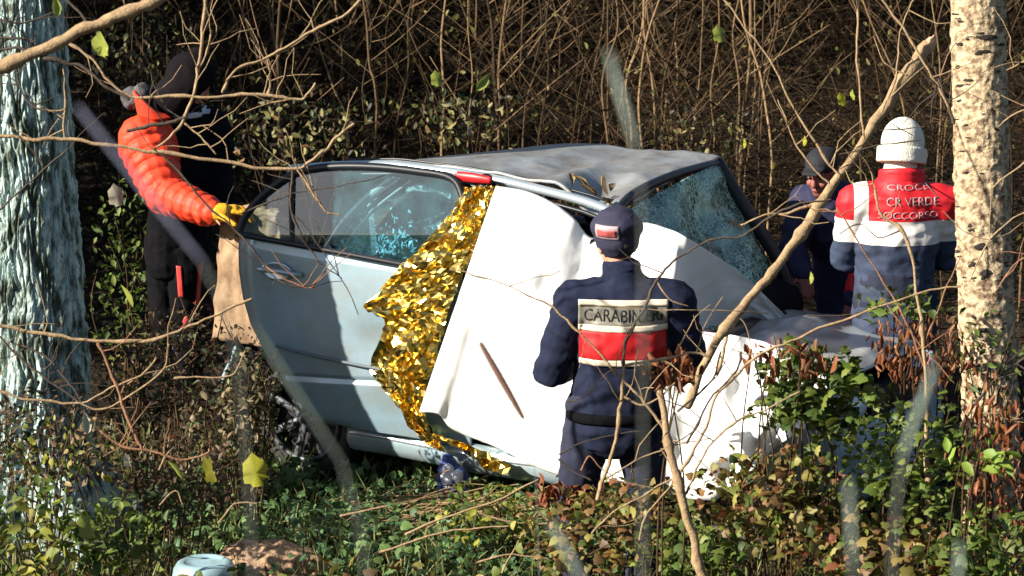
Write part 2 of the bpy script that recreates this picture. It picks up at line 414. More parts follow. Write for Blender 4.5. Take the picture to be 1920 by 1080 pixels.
# rear side window inside the door opening: bright curved edge and cracked glass
cp = [(606, 476), (622, 452), (645, 418), (680, 380), (712, 354), (742, 332)]
pts = catmull([CL(x, y, -.16) for x, y in cp], 5)
link('rear_pillar_edge', pyd(*tube(pts, [.026] * len(pts), 8)), chrome, car)
pts = catmull([CL(x + 17, y + 6, -.17) for x, y in cp], 5)
link('rear_pillar_seal', pyd(*tube(pts, [.013] * len(pts), 8)), black_trim, car)
pts = catmull([CL(x + 26, y + 9, -.16) for x, y in cp], 5)
link('rear_pillar_edge', pyd(*tube(pts, [.008] * len(pts), 8)), chrome, car)
def rearq(u, v):
    a = poly_at(cp, v); x0 = a[0] + 28; x = x0 + (845 - x0) * u; y = a[1] + 8 + u * (340 + .0 - 320) * .6
    return CL(x, y + (1 - v) * u * 26, -.34 + .03 * math.sin(5 * u))
crk = shatter_mat('cracked_side_glass', (.30, .48, .55), (.45, .85, .95), 24, .34)
link('cracked_pane', pyd(*grid(rearq, 14, 12)), crk, car)['label'] = 'cracked blue green side glass'

r_ = random.Random(8); V = []; F = []
for k in range(200):
    c = CL(r_.gauss(715, 45), 478 - abs(r_.gauss(0, 34)) + (r_.random() - .5) * 6, -.10); n0 = len(V)
    for j in range(3): V.append(c + Vector((r_.uniform(-.016, .016), r_.uniform(-.012, .012), r_.uniform(-.02, .02))))
    F.append((n0, n0 + 1, n0 + 2))
gs = link('glass_shards', pyd(V, F), mat('cyan_glint_crumbs', (.30, .66, .80), .15, spec=.9), car, smooth=False); solid(gs, .003); gs['kind'] = 'stuff'  # broken glass whose cyan glint is painted as base colour
# ---- windscreen, shattered and sagging
def ws_fn(u, v):
    p = ws[0].lerp(ws[1], u).lerp(ws[3].lerp(ws[2], u), v)
    s = math.sin(math.pi * u) * math.sin(math.pi * v)
    n = Vector((.8, 0, .6))
    return p + n * (.05 * math.sin(math.pi * u) - .09 * s * math.exp(-((u - .62) / .25) ** 2) + .012 * mnoise.noise(Vector((u * 6, v * 6, 2))) * 2)
wsh = child_own(link('windscreen', pyd(*grid(ws_fn, 40, 40)), shatter_mat('shattered_windscreen', (.08, .24, .20), (.62, 1.0, .82), 44, 1.0), car)); solid(wsh, .005)
wsh['label'] = 'shattered green windscreen'
pts = catmull([ws[3] + Vector((.02, 0, 0)), V3(2.2, -.7, .93), ws[2] + Vector((.02, 0, 0))], 6)
link('cowl', pyd(*tube(pts, [.05] * len(pts), 8)), black_trim, car)
# ---- lower body
def strip(x0, x1, fz, n=40, m=16, nz=0): pass
def farside(u, v):
    x = -.65 + 3.5 * u; z = .25 + .9 * v; return V3(x, -1.58 - .05 * math.sin(math.pi * v) + .16 * sst(.75, 1, u), z - .42 * v * sst(.62, .8, u))
solid(link('far_side', pyd(*grid(farside, 30, 12)), paint, car), .02)
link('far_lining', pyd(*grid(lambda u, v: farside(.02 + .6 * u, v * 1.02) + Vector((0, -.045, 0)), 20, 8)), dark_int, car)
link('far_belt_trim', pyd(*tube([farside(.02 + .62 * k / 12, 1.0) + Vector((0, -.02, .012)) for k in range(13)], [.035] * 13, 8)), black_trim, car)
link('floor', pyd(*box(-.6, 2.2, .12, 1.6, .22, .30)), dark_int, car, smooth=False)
def ffd(u, v):
    x = 1.02 + 1.06 * u; z = .33 + .86 * v
    return V3(x, -.05 + .06 * math.sin(math.pi * (.1 + .8 * (1 - v))) , z - .03 * u * v)
fd = child_own(link('front_door', pyd(*grid(ffd, 24, 24)), paint, car)); solid(fd, .03)
sl = [V3(x, -.01, .26 + .012 * math.sin(4 * x)) for x in np.linspace(.3, 2.2, 16)]
link('sill', pyd(*tube(sl, [.075] * 16, 10, side=(0, 0, 1), ry=[.05] * 16)), paint, car)
link('sill_trim', pyd(*tube([p + Vector((0, -.045, .03)) for p in sl], [.012] * 16, 6)), chrome, car)
# rear quarter, muddy, behind the open door
rq = [(384, 640), (388, 560), (393, 480), (400, 430), (418, 402), (450, 394), (500, 400)]
def rqf(u, v):
    a = poly_at(rq, u); p = CL(a[0], a[1], -.05); q = V3(-.05, -.12, max(.66, p.z - .05))
    r_ = p.lerp(q, v); r_.y += .10 * (1 - v) ** 2 - .05 * (.4 - abs(mnoise.noise(Vector((u * 4, v * 7, 0))))) - .006 * mnoise.noise(Vector((u * 16, v * 12, 2)))
    return r_
rqo = link('rear_quarter', pyd(*grid(rqf, 50, 34)), mudpaint, car); solid(rqo, .02); rqo['label'] = 'mud covered rear corner of the car'
# rear panel across the back, low and crumpled
def hatch(u, v): return V3(-.62 + .22 * v + .05 * mnoise.noise(Vector((u * 4, v * 4, 8))), -.15 - 1.45 * u, .4 + .5 * v)
solid(link('tailgate', pyd(*grid(hatch, 20, 14)), paint, car), .02)
# bonnet and front
def bon(u, v):
    x = 2.14 + .74 * u; y = -.16 - 1.26 * v
    z = .955 - .10 * u - .09 * v + .05 * math.sin(math.pi * v) + .05 * math.exp(-((u - .35) / .12) ** 2) * (1 - v * .5) + .025 * mnoise.noise(Vector((u * 4, v * 5, 3)))
    if u > .9: z -= .35 * (u - .9)
    return V3(x, y, z)
bn = child_own(link('bonnet', pyd(*grid(bon, 50, 40)), mat('bonnet_paint', (.46, .5, .5), .38, metal=.3, col2=(.3, .3, .28), scale=4, coat=.3), car)); solid(bn, .012)
bn['label'] = 'buckled grey bonnet'
def fender(u, v):
    x = 2.06 + .84 * u; z0 = .3 + (.36 * max(0, 1 - ((u - .34) / .34) ** 2) ** .5 if abs(u - .34) < .34 else 0); z1 = .93 - .14 * u
    z = z0 + (z1 - z0) * v
    return V3(x, -.02 + .05 * math.sin(math.pi * (.15 + .7 * v)) - .16 * sst(.6, 1, u) - .1 * v ** 4, z)
solid(link('front_wing', pyd(*grid(fender, 50, 14)), paint, car), .012)
def nose(u, v):
    y = -.12 - 1.36 * u; x = 2.88 + .10 * math.sin(math.pi * u) - .10 * (v - .4) ** 2; return V3(x + .02 * mnoise.noise(Vector((u * 5, v * 4, 9))), y, .22 + .38 * v)
solid(link('front_bumper', pyd(*grid(nose, 30, 10)), mat('bumper_paint', (.32, .42, .50), .4, metal=.1, var=.4, scale=6), car), .03)
for yy in (-.3, -1.22):
    link('headlamp', pyd(*ellipsoid(V3(2.87, yy, .69), (.09, .17, .085), 16, 10)), mat('lamp_lens', (.6, .68, .74), .12, spec=.8), car)
link('grille', pyd(*box(2.86, 2.94, .45, 1.07, .61, .73)), black_trim, car, smooth=False)
# seats and dash (dark shapes behind the glass)
for yy in (-.45, -1.15):
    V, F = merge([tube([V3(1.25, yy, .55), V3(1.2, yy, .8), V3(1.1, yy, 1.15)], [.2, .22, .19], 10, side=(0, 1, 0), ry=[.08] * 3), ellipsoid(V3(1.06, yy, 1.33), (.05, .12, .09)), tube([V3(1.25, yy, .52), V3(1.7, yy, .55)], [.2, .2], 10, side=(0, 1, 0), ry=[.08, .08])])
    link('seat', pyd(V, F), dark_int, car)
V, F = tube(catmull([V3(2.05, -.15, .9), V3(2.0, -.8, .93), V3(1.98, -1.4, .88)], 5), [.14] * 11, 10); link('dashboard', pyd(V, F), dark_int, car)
# wheels: tyre with tread blocks as geometry, rim with spokes
def wheel(cx, cout, cz, lean=0, steer=0):
    M = Matrix.Translation(V3(cx, cout, cz)) @ Matrix.Rotation(steer, 4, 'Z') @ Matrix.Rotation(lean, 4, 'X')
    prof = [(.215, -.02), (.235, -.005), (.275, .0), (.305, -.02), (.318, -.05), (.318, -.16), (.305, -.19), (.27, -.21), (.22, -.2)]
    n = 56; V = []; F = []
    for k in range(n):
        a = 2 * math.pi * k / n
        for j, (r, o) in enumerate(prof):
            rr = r + (.006 if (k // 2) % 2 and 3 <= j <= 6 else 0)
            V.append(M @ Vector((rr * math.cos(a), -o, rr * math.sin(a))))
    m = len(prof)
    for k in range(n):
        k2 = (k + 1) % n
        for j in range(m): j2 = (j + 1) % m; F.append((k * m + j, k * m + j2, k2 * m + j2, k2 * m + j))
    wt = child_own(link('wheel', pyd(V, F), rubber, car))
    parts = []
    for k in range(7):
        a = 2 * math.pi * k / 7
        d = Vector((math.cos(a), 0, math.sin(a))); e = Vector((-math.sin(a), 0, math.cos(a)))
        parts.append(tube([M @ (d * .03 + Vector((0, .018, 0))), M @ (d * .12 + Vector((0, .022, 0))), M @ (d * .212 + Vector((0, .008, 0)))], [.026, .02, .024], 8, ry=[.012] * 3, side=M.to_3x3() @ e))
    ring = [M @ Vector((.215 * math.cos(t), .006, .215 * math.sin(t))) for t in np.linspace(0, 2 * math.pi, 41)]
    parts.append(tube(ring, [.014] * 41, 8)); parts.append(ellipsoid(M @ Vector((0, .02, 0)), (.045, .02, .045)))
    link('rim', pyd(*merge(parts)), alloy, wt)
    dk = [M @ Vector((.2 * math.cos(t) * s, .07, .2 * math.sin(t) * s)) for s in (.01, 1) for t in np.linspace(0, 2 * math.pi, 25)[:-1]]
    link('brake_disc', pyd(dk, [(k, (k + 1) % 24, 24 + (k + 1) % 24, 24 + k) for k in range(24)]), mat('brake_metal', (.05, .05, .055), .5, metal=.6), wt)
wheel(-.03, -.02, .315); wheel(2.42, -.06, .30)
# dark wheel house behind the rear wheel
V, F = box(-.55, .35, .2, .5, .3, .8); link('wheel_housing', pyd(V, F), dark_int, car, smooth=False)

# ================================================================== SHEETS AND FOIL
sheetm = mat('white_sheet_cloth', (.82, .82, .80), .9, var=.06, scale=5, bump=.12, bscale=40, trans=.12)
def drape(T, B, nu, nv, off, folds, origin, name, label, seed=0, sub=None):
    def fn(u, v):
        a = poly_at(T, u); b = poly_at(B, u); px = a[0] + (b[0] - a[0]) * v; py = a[1] + (b[1] - a[1]) * v
        o = off(u, v) + folds(u, v)
        return onplane(px, py, car_w + c_sd * o, c_sd)
    o = link(name, pyd(*grid(fn, nu, nv)), sheetm, None, origin=origin); solid(o, .004, 0)
    return tag(o, label, 'sheet', 'white sheets over the car')
T = [(930, 349), (985, 358), (1035, 379), (1075, 408), (1105, 444), (1150, 448), (1200, 418), (1255, 430), (1290, 447), (1345, 482), (1400, 521), (1484, 604)]
T = [tuple(p)[:2] for p in catmull([(x, y, 0) for x, y in T], 4)]
B = [(786, 773), (822, 776), (850, 806), (930, 838), (1000, 874), (1062, 894), (1160, 905), (1262, 885), (1345, 655), (1420, 640), (1488, 645)]
B = [tuple(p)[:2] for p in catmull([(x, y, 0) for x, y in B], 4)]
def f1(u, v):
    g = sst(0, .35, v)
    k = .016 * math.sin(30 * u + 3 * v + 2 * math.sin(5 * v)) * g + .03 * math.sin(11 * u - 2.5 * v) * g
    k += .05 * (.5 - abs(mnoise.noise(Vector((u * 7 - v * 1.5, v * 2.2, 2))))) * (.3 + .7 * g)
    k += .018 * (.5 - abs(mnoise.noise(Vector((u * 16 + v * 4, v * 6, 5)))))
    k += .022 * math.exp(-((u - .035) / .016) ** 2) * sst(.35, .8, v)
    return k
def o1(u, v):
    k = sst(.55, .62, u); flat = -.05 + .28 * math.sin(min(1, v * 2.6) * math.pi / 2) + .05 * math.sin(math.pi * v) + .04 * v
    return flat * (1 - k) + (.10 - .04 * v) * k - 1.0 * max(0, (u - .58) / .42) 
drape(T, B, 170, 90, o1, f1, CW(1.3, .15, .3), 'white_sheet', 'large white sheet hung over the side of the crashed car behind the officer')
T2 = [(1268, 660), (1318, 622), (1372, 628), (1430, 640), (1488, 662), (1548, 690)]
B2 = [(1240, 900), (1290, 935), (1340, 940), (1386, 905), (1452, 840), (1560, 770)]
def f2(u, v): return .03 * math.sin(20 * u + 4 * v) * (.3 + v) + .05 * (1 - 2 * abs(mnoise.noise(Vector((u * 5, v * 4, 7))))) * .7
drape(T2, B2, 70, 50, lambda u, v: .16 + .26 * math.sin(v * math.pi / 2) - .1 * u, f2, CW(2.4, .2, .3), 'white_sheet', 'crumpled white sheet heaped over the front wing beside the ivy')

gold = mat('gold_foil', (.95, .70, .20), .2, metal=1, var=.12, scale=9)
def foil(Lp, Rp, nu, nv, amp, off, seed):
    r_ = random.Random(seed); V = []
    jit = {}
    for j in range(nv + 1):
        for i in range(nu + 1):
            u = i / nu; v = j / nv; a = poly_at(Lp, v); b = poly_at(Rp, v)
            vd = mnoise.voronoi(Vector((u * 2.2 + .6 * v, v * 9, seed)))[0]; cz = amp * (4.4 * min(.6, vd[1] - vd[0]) - 1.3)
            px = a[0] + (b[0] - a[0]) * u + (r_.uniform(-3, 3)); py = a[1] + (b[1] - a[1]) * u + r_.uniform(-3, 3)
            V.append(onplane(px, py, car_w + c_sd * (off(u, v) + cz + r_.uniform(-amp, amp) * .25), c_sd))
    F = []
    for j in range(nv):
        for i in range(nu):
            q = (j * (nu + 1) + i, j * (nu + 1) + i + 1, (j + 1) * (nu + 1) + i + 1, (j + 1) * (nu + 1) + i)
            F += [(q[0], q[1], q[2]), (q[0], q[2], q[3])] if r_.random() < .5 else [(q[0], q[1], q[3]), (q[1], q[2], q[3])]
    return pyd(V, F)
Lp = [(872, 350), (838, 410), (770, 480), (715, 540), (678, 576), (722, 600), (712, 640), (692, 690), (712, 722), (748, 765), (765, 800), (806, 836)]
Rp = [(932, 348), (915, 400), (888, 470), (862, 530), (846, 570), (836, 600), (826, 640), (812, 690), (802, 722), (796, 760), (800, 790), (836, 850)]
fb = thing('foil_blanket', 'crumpled gold rescue foil blanket hanging along the car door beside the white sheet', 'blanket', CW(.8, .15, .3))
fo = link('foil_sheet', foil(Lp, Rp, 18, 76, .030, lambda u, v: -.02 + .20 * sst(0, .3, v) - .03 * sst(.7, 1, v), 3), gold, fb, smooth=False); solid(fo, .0015, 0)
# soft yellow side of the foil under the sheet's edge
fo = link('foil_hem', foil([(806, 812), (850, 822), (900, 840), (930, 858), (960, 872)], [(812, 822), (846, 832), (888, 862), (915, 882), (950, 890)], 3, 16, .02, lambda u, v: .2, 5), gold, fb, smooth=False); solid(fo, .0015, 0)
# blue and white plastic bag on the sill
bagp = [ellipsoid(CW(.93, .12, .17), (.05, .04, .12)), ellipsoid(CW(.99, .12, .14), (.06, .04, .09)), ellipsoid(CW(.95, .14, .05), (.08, .05, .04))]
pb = thing('plastic_bag', 'blue plastic bag with a white face lying under the car sill', 'bag', CW(.95, .12, 0))
link('bag', remesh(bagp, .008, 2, .012, 14), mat('blue_plastic', (.06, .09, .32), .3, var=.3, scale=12), pb)
link('bag_face', remesh([ellipsoid(CW(.955, .165, .19), (.035, .02, .07)), ellipsoid(CW(1.01, .16, .2), (.025, .02, .035))], .006, 2, .006, 20), mat('white_plastic', (.75, .76, .85), .35), pb)

# ================================================================== PEOPLE
skinm = mat('skin', (.52, .27, .17), .55, col2=(.42, .19, .12), scale=14, bump=.1, bscale=90)
mat('shaded_ruddy_skin', (.26, .085, .065), .6, var=.3, scale=14)  # reddish skin darkened, the face's shade is put into the colour
def frame_head(c, face, up=Vector((0, 0, 1))):
    f = Vector(face).normalized(); r = f.cross(Vector(up)).normalized(); u = r.cross(f).normalized()
    M = Matrix((r, f, u)).transposed()
    return Vector(c), M
def head_parts(c, face, up=Vector((0, 0, 1)), s=1.0):
    c, M = frame_head(c, face, up)
    def q(x, y, z): return c + M @ (Vector((x, y, z)) * s)
    pr = [ellipsoid(q(0, -.012, .03), (.076 * s, .096 * s, .09 * s), rot=M), ellipsoid(q(0, .022, -.035), (.06 * s, .07 * s, .085 * s), rot=M),
          ellipsoid(q(0, .055, -.085), (.034 * s, .034 * s, .03 * s), rot=M),
          tube([q(0, .088, .015), q(0, .1, -.01), q(0, .108, -.032)], [.008 * s, .011 * s, .015 * s], 8),
          ellipsoid(q(0, .087, -.062), (.026 * s, .012 * s, .009 * s), rot=M),
          tube([q(-.045, .078, .028), q(0, .09, .026), q(.045, .078, .028)], [.008 * s] * 3, 8)]
    for k in (-1, 1):
        pr.append(ellipsoid(q(.078 * k, -.005, -.012), (.011 * s, .02 * s, .032 * s), rot=M))
        pr.append(ellipsoid(q(.036 * k, .07, -.03), (.022 * s, .02 * s, .02 * s), rot=M))
    return pr, q, M
def hand_parts(wr, fwd, palm, s=1.0, curl=.6, thumb=1):
    """wrist, pointing direction, direction the palm faces; five separate bent fingers"""
    f = Vector(fwd).normalized(); p = Vector(palm); p = (p - f * p.dot(f)).normalized(); sd_ = f.cross(p) * thumb
    w0 = Vector(wr)
    pr = [tube([w0, w0 + f * .045 * s, w0 + f * .088 * s], [.03 * s, .042 * s, .04 * s], 10, side=sd_, ry=[.02 * s, .017 * s, .014 * s])]
    for k, (o, ln) in enumerate(((.03, .075), (.011, .085), (-.009, .08), (-.028, .062))):
        b = w0 + f * .085 * s + sd_ * o * s; pts = [b]; d = f.copy(); ang = 0
        for j in range(3):
            ang += curl * (.7 if j == 0 else 1); d = f * math.cos(ang) + p * math.sin(ang); pts.append(pts[-1] + d * ln * s * (.42, .33, .25)[j])
        pr.append(tube(pts, [.0095 * s, .009 * s, .0085 * s, .0075 * s], 8))
    b = w0 + f * .03 * s + sd_ * .035 * s
    pr.append(tube([b, b + (sd_ * .7 + f * .7 + p * .3) * .035 * s, b + (sd_ * .7 + f * .9 + p * .5) * .062 * s], [.014 * s, .011 * s, .009 * s], 8))
    return pr
def resample(pts, rad, step):
    out = []; ro = []
    for a, b, r1, r2 in zip(pts, pts[1:], rad, rad[1:]):
        n = max(1, int((b - a).length / step))
        for k in range(n): out.append(a.lerp(b, k / n)); ro.append(r1 + (r2 - r1) * k / n)
    out.append(pts[-1]); ro.append(rad[-1]); return out, ro
def decal(name, target, o, ux, uz, w_, h_, dirn, m, parent, off=.006, nu=40, nv=14, th=.003, ragged=False):
    """patch laid on a garment: rays from a rectangle onto the cloth, then lifted by off"""
    dg = None
    bvh = target; V = []; F = []; ok = {}
    for j in range(nv + 1):
        for i in range(nu + 1):
            s_ = o + ux * (w_ * (i / nu - .5)) + uz * (h_ * (j / nv - .5))
            hit = bvh.ray_cast(s_, dirn)
            if hit[0] is not None: ok[(i, j)] = len(V); V.append(hit[0] - dirn * off)
    for j in range(nv):
        for i in range(nu):
            k = [(i, j), (i + 1, j), (i + 1, j + 1), (i, j + 1)]
            if ragged and ((2 * (i + .5) / nu - 1) ** 2 + (2 * (j + .5) / nv - 1) ** 2) * (1 + .9 * mnoise.noise(V[ok[k[0]]] * 70 if k[0] in ok else Vector((0, 0, 0)))) > .8: continue
            if all(q in ok for q in k): F.append(tuple(ok[q] for q in k))
    ob = link(name, pyd(V, F), m, parent); solid(ob, th, 0); return ob
def text_decal(name, txt, target, o, ux, uz, w_, h_, dirn, m, parent, off=.008):
    cu = bpy.data.curves.new('t', 'FONT'); cu.body = txt; cu.align_x = 'CENTER'; cu.align_y = 'CENTER'; cu.offset = .006
    to = bpy.data.objects.new('t', cu); C.objects.link(to); dg = bpy.context.evaluated_depsgraph_get()
    me = bpy.data.meshes.new_from_object(to.evaluated_get(dg)); bpy.data.objects.remove(to)
    bm = bmesh.new(); bm.from_mesh(me)
    xs = [v.co.x for v in bm.verts]; ys = [v.co.y for v in bm.verts]
    cx, cy = (max(xs) + min(xs)) / 2, (max(ys) + min(ys)) / 2; sx = w_ / (max(xs) - min(xs)); sy = h_ / (max(ys) - min(ys))
    n = 14
    for k in range(1, n):
        x = min(xs) + (max(xs) - min(xs)) * k / n
        bmesh.ops.bisect_plane(bm, geom=bm.verts[:] + bm.edges[:] + bm.faces[:], plane_co=(x, 0, 0), plane_no=(1, 0, 0))
    last = None
    for v in bm.verts:
        s_ = o + ux * ((v.co.x - cx) * sx) + uz * ((v.co.y - cy) * sy); hit = target.ray_cast(s_, dirn)
        v.co = hit[0] - dirn * off if hit[0] is not None else s_ + dirn * .3
    me2 = bpy.data.meshes.new(name); bm.to_mesh(me2); bm.free()
    ob = link(name, me2, m, parent, smooth=False); solid(ob, .0006, 0); return ob
def bvh_of(me): return BVHTree.FromPolygons([v.co.copy() for v in me.vertices], [tuple(p.vertices) for p in me.polygons])
def split_z(me, cuts, test):
    """cut a garment along given planes, then share out its faces: returns {key: mesh}"""
    bm = bmesh.new(); bm.from_mesh(me)
    for co, no in cuts: bmesh.ops.bisect_plane(bm, geom=bm.verts[:] + bm.edges[:] + bm.faces[:], plane_co=co, plane_no=no)
    keys = {}
    for f in bm.faces: keys.setdefault(test(f.calc_center_median()), []).append(f.index)
    out = {}
    bm.faces.index_update()
    for k in set(test(f.calc_center_median()) for f in bm.faces):
        b2 = bm.copy(); b2.faces.ensure_lookup_table()
        bmesh.ops.delete(b2, geom=[f for f in b2.faces if test(f.calc_center_median()) != k], context='FACES')
        m_ = bpy.data.meshes.new('m'); b2.to_mesh(m_); b2.free(); out[k] = m_
    bm.free(); return out

navy = mat('navy_uniform', (.017, .022, .048), .9, spec=.12, var=.35, scale=7, bump=.25, bscale=45)
navy2 = mat('navy_trousers', (.032, .036, .062), .9, spec=.12, var=.35, scale=7, bump=.25, bscale=45)
blackc = mat('black_workwear', (.007, .007, .009), .9, spec=.06, var=.4, scale=7, bump=.3, bscale=40)
orange = mat('orange_jacket_cloth', (.72, .055, .015), .6, col2=(.62, .04, .012), scale=6, bump=.2, bscale=30)
reflect = mat('cream_reflective_tape', (.74, .64, .50), .45, var=.15, scale=20)
greyband = mat('grey_reflective_band', (.24, .23, .19), .4, var=.35, scale=30)
redband = mat('red_band_cloth', (.55, .008, .012), .6, var=.2, scale=10)
boot = mat('boot_leather', (.012, .011, .01), .5, var=.3)
hairm = mat('grey_hair', (.09, .08, .075), .7, var=.5, scale=60, bump=.6, bscale=160)

def dress(base, joints, sleeve, leg, name, label, jacketm, trousm, jseed, quilt=False, group='people at the wreck', neck=None):
    """body + jacket + trousers + boots from joint positions (place coordinates)"""
    J = {k: (v if isinstance(v, float) else Vector(v)) for k, v in joints.items() if k != 'skin'}
    t = thing(name, label, 'person', base, group)
    side = (J['sr'] - J['sl']).normalized()
    tor = [J['pel'], J['waist'], J['chest'], J['sho'], J['neck0']]
    hp, q, M = head_parts(J['head'], J['face'], J.get('headup', Vector((0, 0, 1))))
    nk = tube([J['neck0'] - Vector((0, 0, .05)), J['neck0'] + (J['head'] - J['neck0']) * .45, J['head'] + Vector((0, 0, -.03))], [.068, .056, .056], 12)
    body = hp + [nk, tube(tor, [.14, .13, .15, .14, .07], 14, side=side, ry=[.09, .085, .095, .08, .06])]
    for s in 'lr':
        body.append(tube([J['s' + s], J['e' + s], J['w' + s]], [.05, .04, .028], 10))
        body.append(tube([J['h' + s], J['k' + s], J['a' + s]], [.075, .05, .035], 10))
        body += hand_parts(J['w' + s], J.get('hd' + s, J['w' + s] - J['e' + s]), J.get('pm' + s, Vector((0, 0, -1))), J.get('hs', 1), .35, 1 if s == 'l' else -1)
    link('body', remesh(body, .0065, 2), joints.get('skin') and MATS['shaded_ruddy_skin'] or skinm, t)
    # jacket
    jp = [tube([J['hem'], J['pel'].lerp(J['waist'], .6), J['waist'], J['chest'], J['sho'], J['neck0']], [.205, .195, .19, .215, .19, .085], 20, side=side, ry=[.145, .14, .135, .14, .115, .08], cap=True)]
    for s in 'lr':
        pts = [J['s' + s], J['s' + s].lerp(J['e' + s], .5), J['e' + s], J['w' + s]]
        rad = [.135, .118, .092, .064] if quilt else [.092, .08, .07, .052]
        p2, r2 = resample(pts, rad, .011 if quilt else .05)
        if quilt: r2 = [r + .017 * abs(math.sin(i * .011 / .066 * math.pi)) ** .55 for i, r in enumerate(r2)]
        jp.append(tube(p2, r2, 14)); jp.append(tube([J['sho'].lerp(J['s' + s], .3) , J['s' + s]], [.095, .095], 12))
    jme = remesh(jp, .0065 if quilt else .0085, 1 if quilt else 3, .006 if quilt else .011, 10 if quilt else 8, (1, 1, 1.4), jseed)
    # trousers
    tp = [tube([J['pel'] - Vector((0, 0, .06)), J['pel'] + Vector((0, 0, .12))], [.175, .185], 18, side=side, ry=[.125, .13])]
    for s in 'lr': tp.append(tube([J['h' + s] + Vector((0, 0, .02)), J['h' + s].lerp(J['k' + s], .5), J['k' + s], J['a' + s]], [.108, .098, .082, .078], 14))
    tme = remesh(tp, .0085, 3, .009, 7, (1, 1, 1.3), jseed + 3)
    tro = link('trousers', tme, trousm, t)
    for s in 'lr':
        a = J['a' + s]; f = Vector((J['face'].x, J['face'].y, 0)).normalized() if s else None
        link('boot', remesh([tube([a + Vector((0, 0, .06)), a, a - Vector((0, 0, .045))], [.062, .062, .055], 12), tube([a - Vector((0, 0, .04)) - f * .05, a - Vector((0, 0, .045)) + f * .08, a - Vector((0, 0, .055)) + f * .17], [.045, .045, .035], 12)], .009, 2), boot, t)
    return t, J, jme, q, M, tro
def px(base_px, depth, ground_z):
    """local metre frame of a standing person: x right, y away, z up from the ground point under pixel column base_px"""
    b = P(base_px, 540, depth); y = b.y + 0
    # point on the ground at that depth
    v = (cam_o.z - ground_z - depth * math.sin(PITCH)) / math.cos(PITCH)
    o = cam_o + cam_f * depth + cam_r * ((base_px - 960) / FPX * depth) - cam_u * v
    return lambda x, y_, z: o + Vector((x, y_, z))
X, Y_, Z = Vector((1, 0, 0)), Vector((0, 1, 0)), Vector((0, 0, 1))

# ---- officer in front of the sheet, seen from behind
L = px(1165, 13.72, .085)
t, J, jme, q, M, tro = dress(L(0, 0, 0), dict(hem=L(-.03, 0, .80), pel=L(-.03, .01, .88), waist=L(-.02, .0, 1.02), chest=L(0, 0, 1.2), sho=L(.005, .0, 1.37), neck0=L(-.01, .015, 1.47),
    head=L(-.03, .035, 1.6), face=Vector((-.35, 1, -.12)), sl=L(-.205, .0, 1.355), el=L(-.32, .0, 1.04), wl=L(-.2, .27, 1.02), sr=L(.215, .0, 1.35), er=L(.30, .06, 1.06), wr=L(.16, .3, 1.08),
    hl=L(-.14, .01, .86), kl=L(-.2, .05, .47), al=L(-.2, -.01, .1), hr=L(.075, .01, .86), kr=L(.1, .05, .47), ar=L(.1, -.02, .1)), None, None,
    'person', 'officer in dark blue uniform and cap with red band across the back', navy, navy2, 1)
jk = link('jacket', jme.copy(), navy, t); bv = bvh_of(jme)
col = [J['neck0'] + Vector((.07 * math.cos(a), .066 * math.sin(a), .0 + .012 * math.sin(a))) for a in np.linspace(0, 2 * math.pi, 25)]
link('collar', remesh([tube([p + Z * k for p in col], [.016] * 25, 8) for k in (.0, .022, .04)], .007, 2), navy, t)
def bk(x, z, w_, h_, m, nm, par, off=.006, nu=30, nv=8): return decal(nm, bv, L(x, -1, z), X, Z, w_, h_, Y_, m, par, off, nu, nv)
bk(-.005, 1.325, .385, .215 * .5, greyband, 'reflective_band', jk, .004, 40, 10)
bk(-.005, 1.372, .385, .026, reflect, 'tape', jk, .009, 40, 3); bk(-.005, 1.262, .385, .026, reflect, 'tape', jk, .009, 40, 3)
bk(-.005, 1.185, .375, .125, redband, 'red_band', jk, .005, 40, 10); bk(-.005, 1.112, .375, .026, reflect, 'tape', jk, .009, 40, 3)
text_decal('lettering', 'CARABINIERI', bv, L(-.005, -1, 1.318), X, Z, .335, .055, Y_, mat('letter_dark', (.018, .018, .02), .6), jk, .0065)
pts = [J['hem'] + Vector((.212 * math.cos(a), .152 * math.sin(a), .06)) for a in np.linspace(0, 2 * math.pi, 33)]
link('belt', pyd(*tube(pts, [.024] * 33, 8, side=(0, 0, 1), ry=[.008] * 33)), blackc, jk)
capm = mat('navy_cap_cloth', (.022, .022, .05), .8, var=.3, scale=20, bump=.2, bscale=80)
def cap_parts(q, s=1.0, high=.1):
    hc_ = q(0, -.008, .052)
    return hc_
R3 = M
hat = [ellipsoid(q(0, -.008, .075), (.112, .128, .072), 24, 14, rot=M), tube([q(0, -.008, .028), q(0, -.008, .065)], [.096, .104], 24, side=M @ X, ry=[.112, .12])]
hme = remesh(hat, .007, 3, .003, 16)
cap = link('cap', hme.copy(), capm, t); hb_ = bvh_of(hme)
br = grid(lambda u, v: q((-.085 + .17 * u), .09 + .075 * v * math.sin(math.pi * (.08 + .84 * u)), .03 - .02 * v - .012 * (2 * u - 1) ** 2), 14, 6)
solid(link('cap_peak', pyd(*br), capm, cap), .004)
pd = (M @ Vector((-.38, 1, 0))).normalized()
pd = Vector((.38, .92, 0)).normalized(); pc = q(0, 0, .07) - pd * .6; pxv = Z.cross(pd) * -1
decal('cap_patch', hb_, pc, pxv, Z, .115, .062, pd, mat('patch_rim', (.36, .27, .3), .5), cap, .003, 12, 6)
decal('cap_patch', hb_, pc + Z * -.004, pxv, Z, .09, .03, pd, mat('patch_red', (.5, .1, .1), .5, var=.3, scale=40), cap, .006, 12, 6)
link('hair', remesh([ellipsoid(q(0, -.03, .01), (.079, .085, .055), 20, 12, rot=M)], .006, 2, .002, 40), hairm, t)

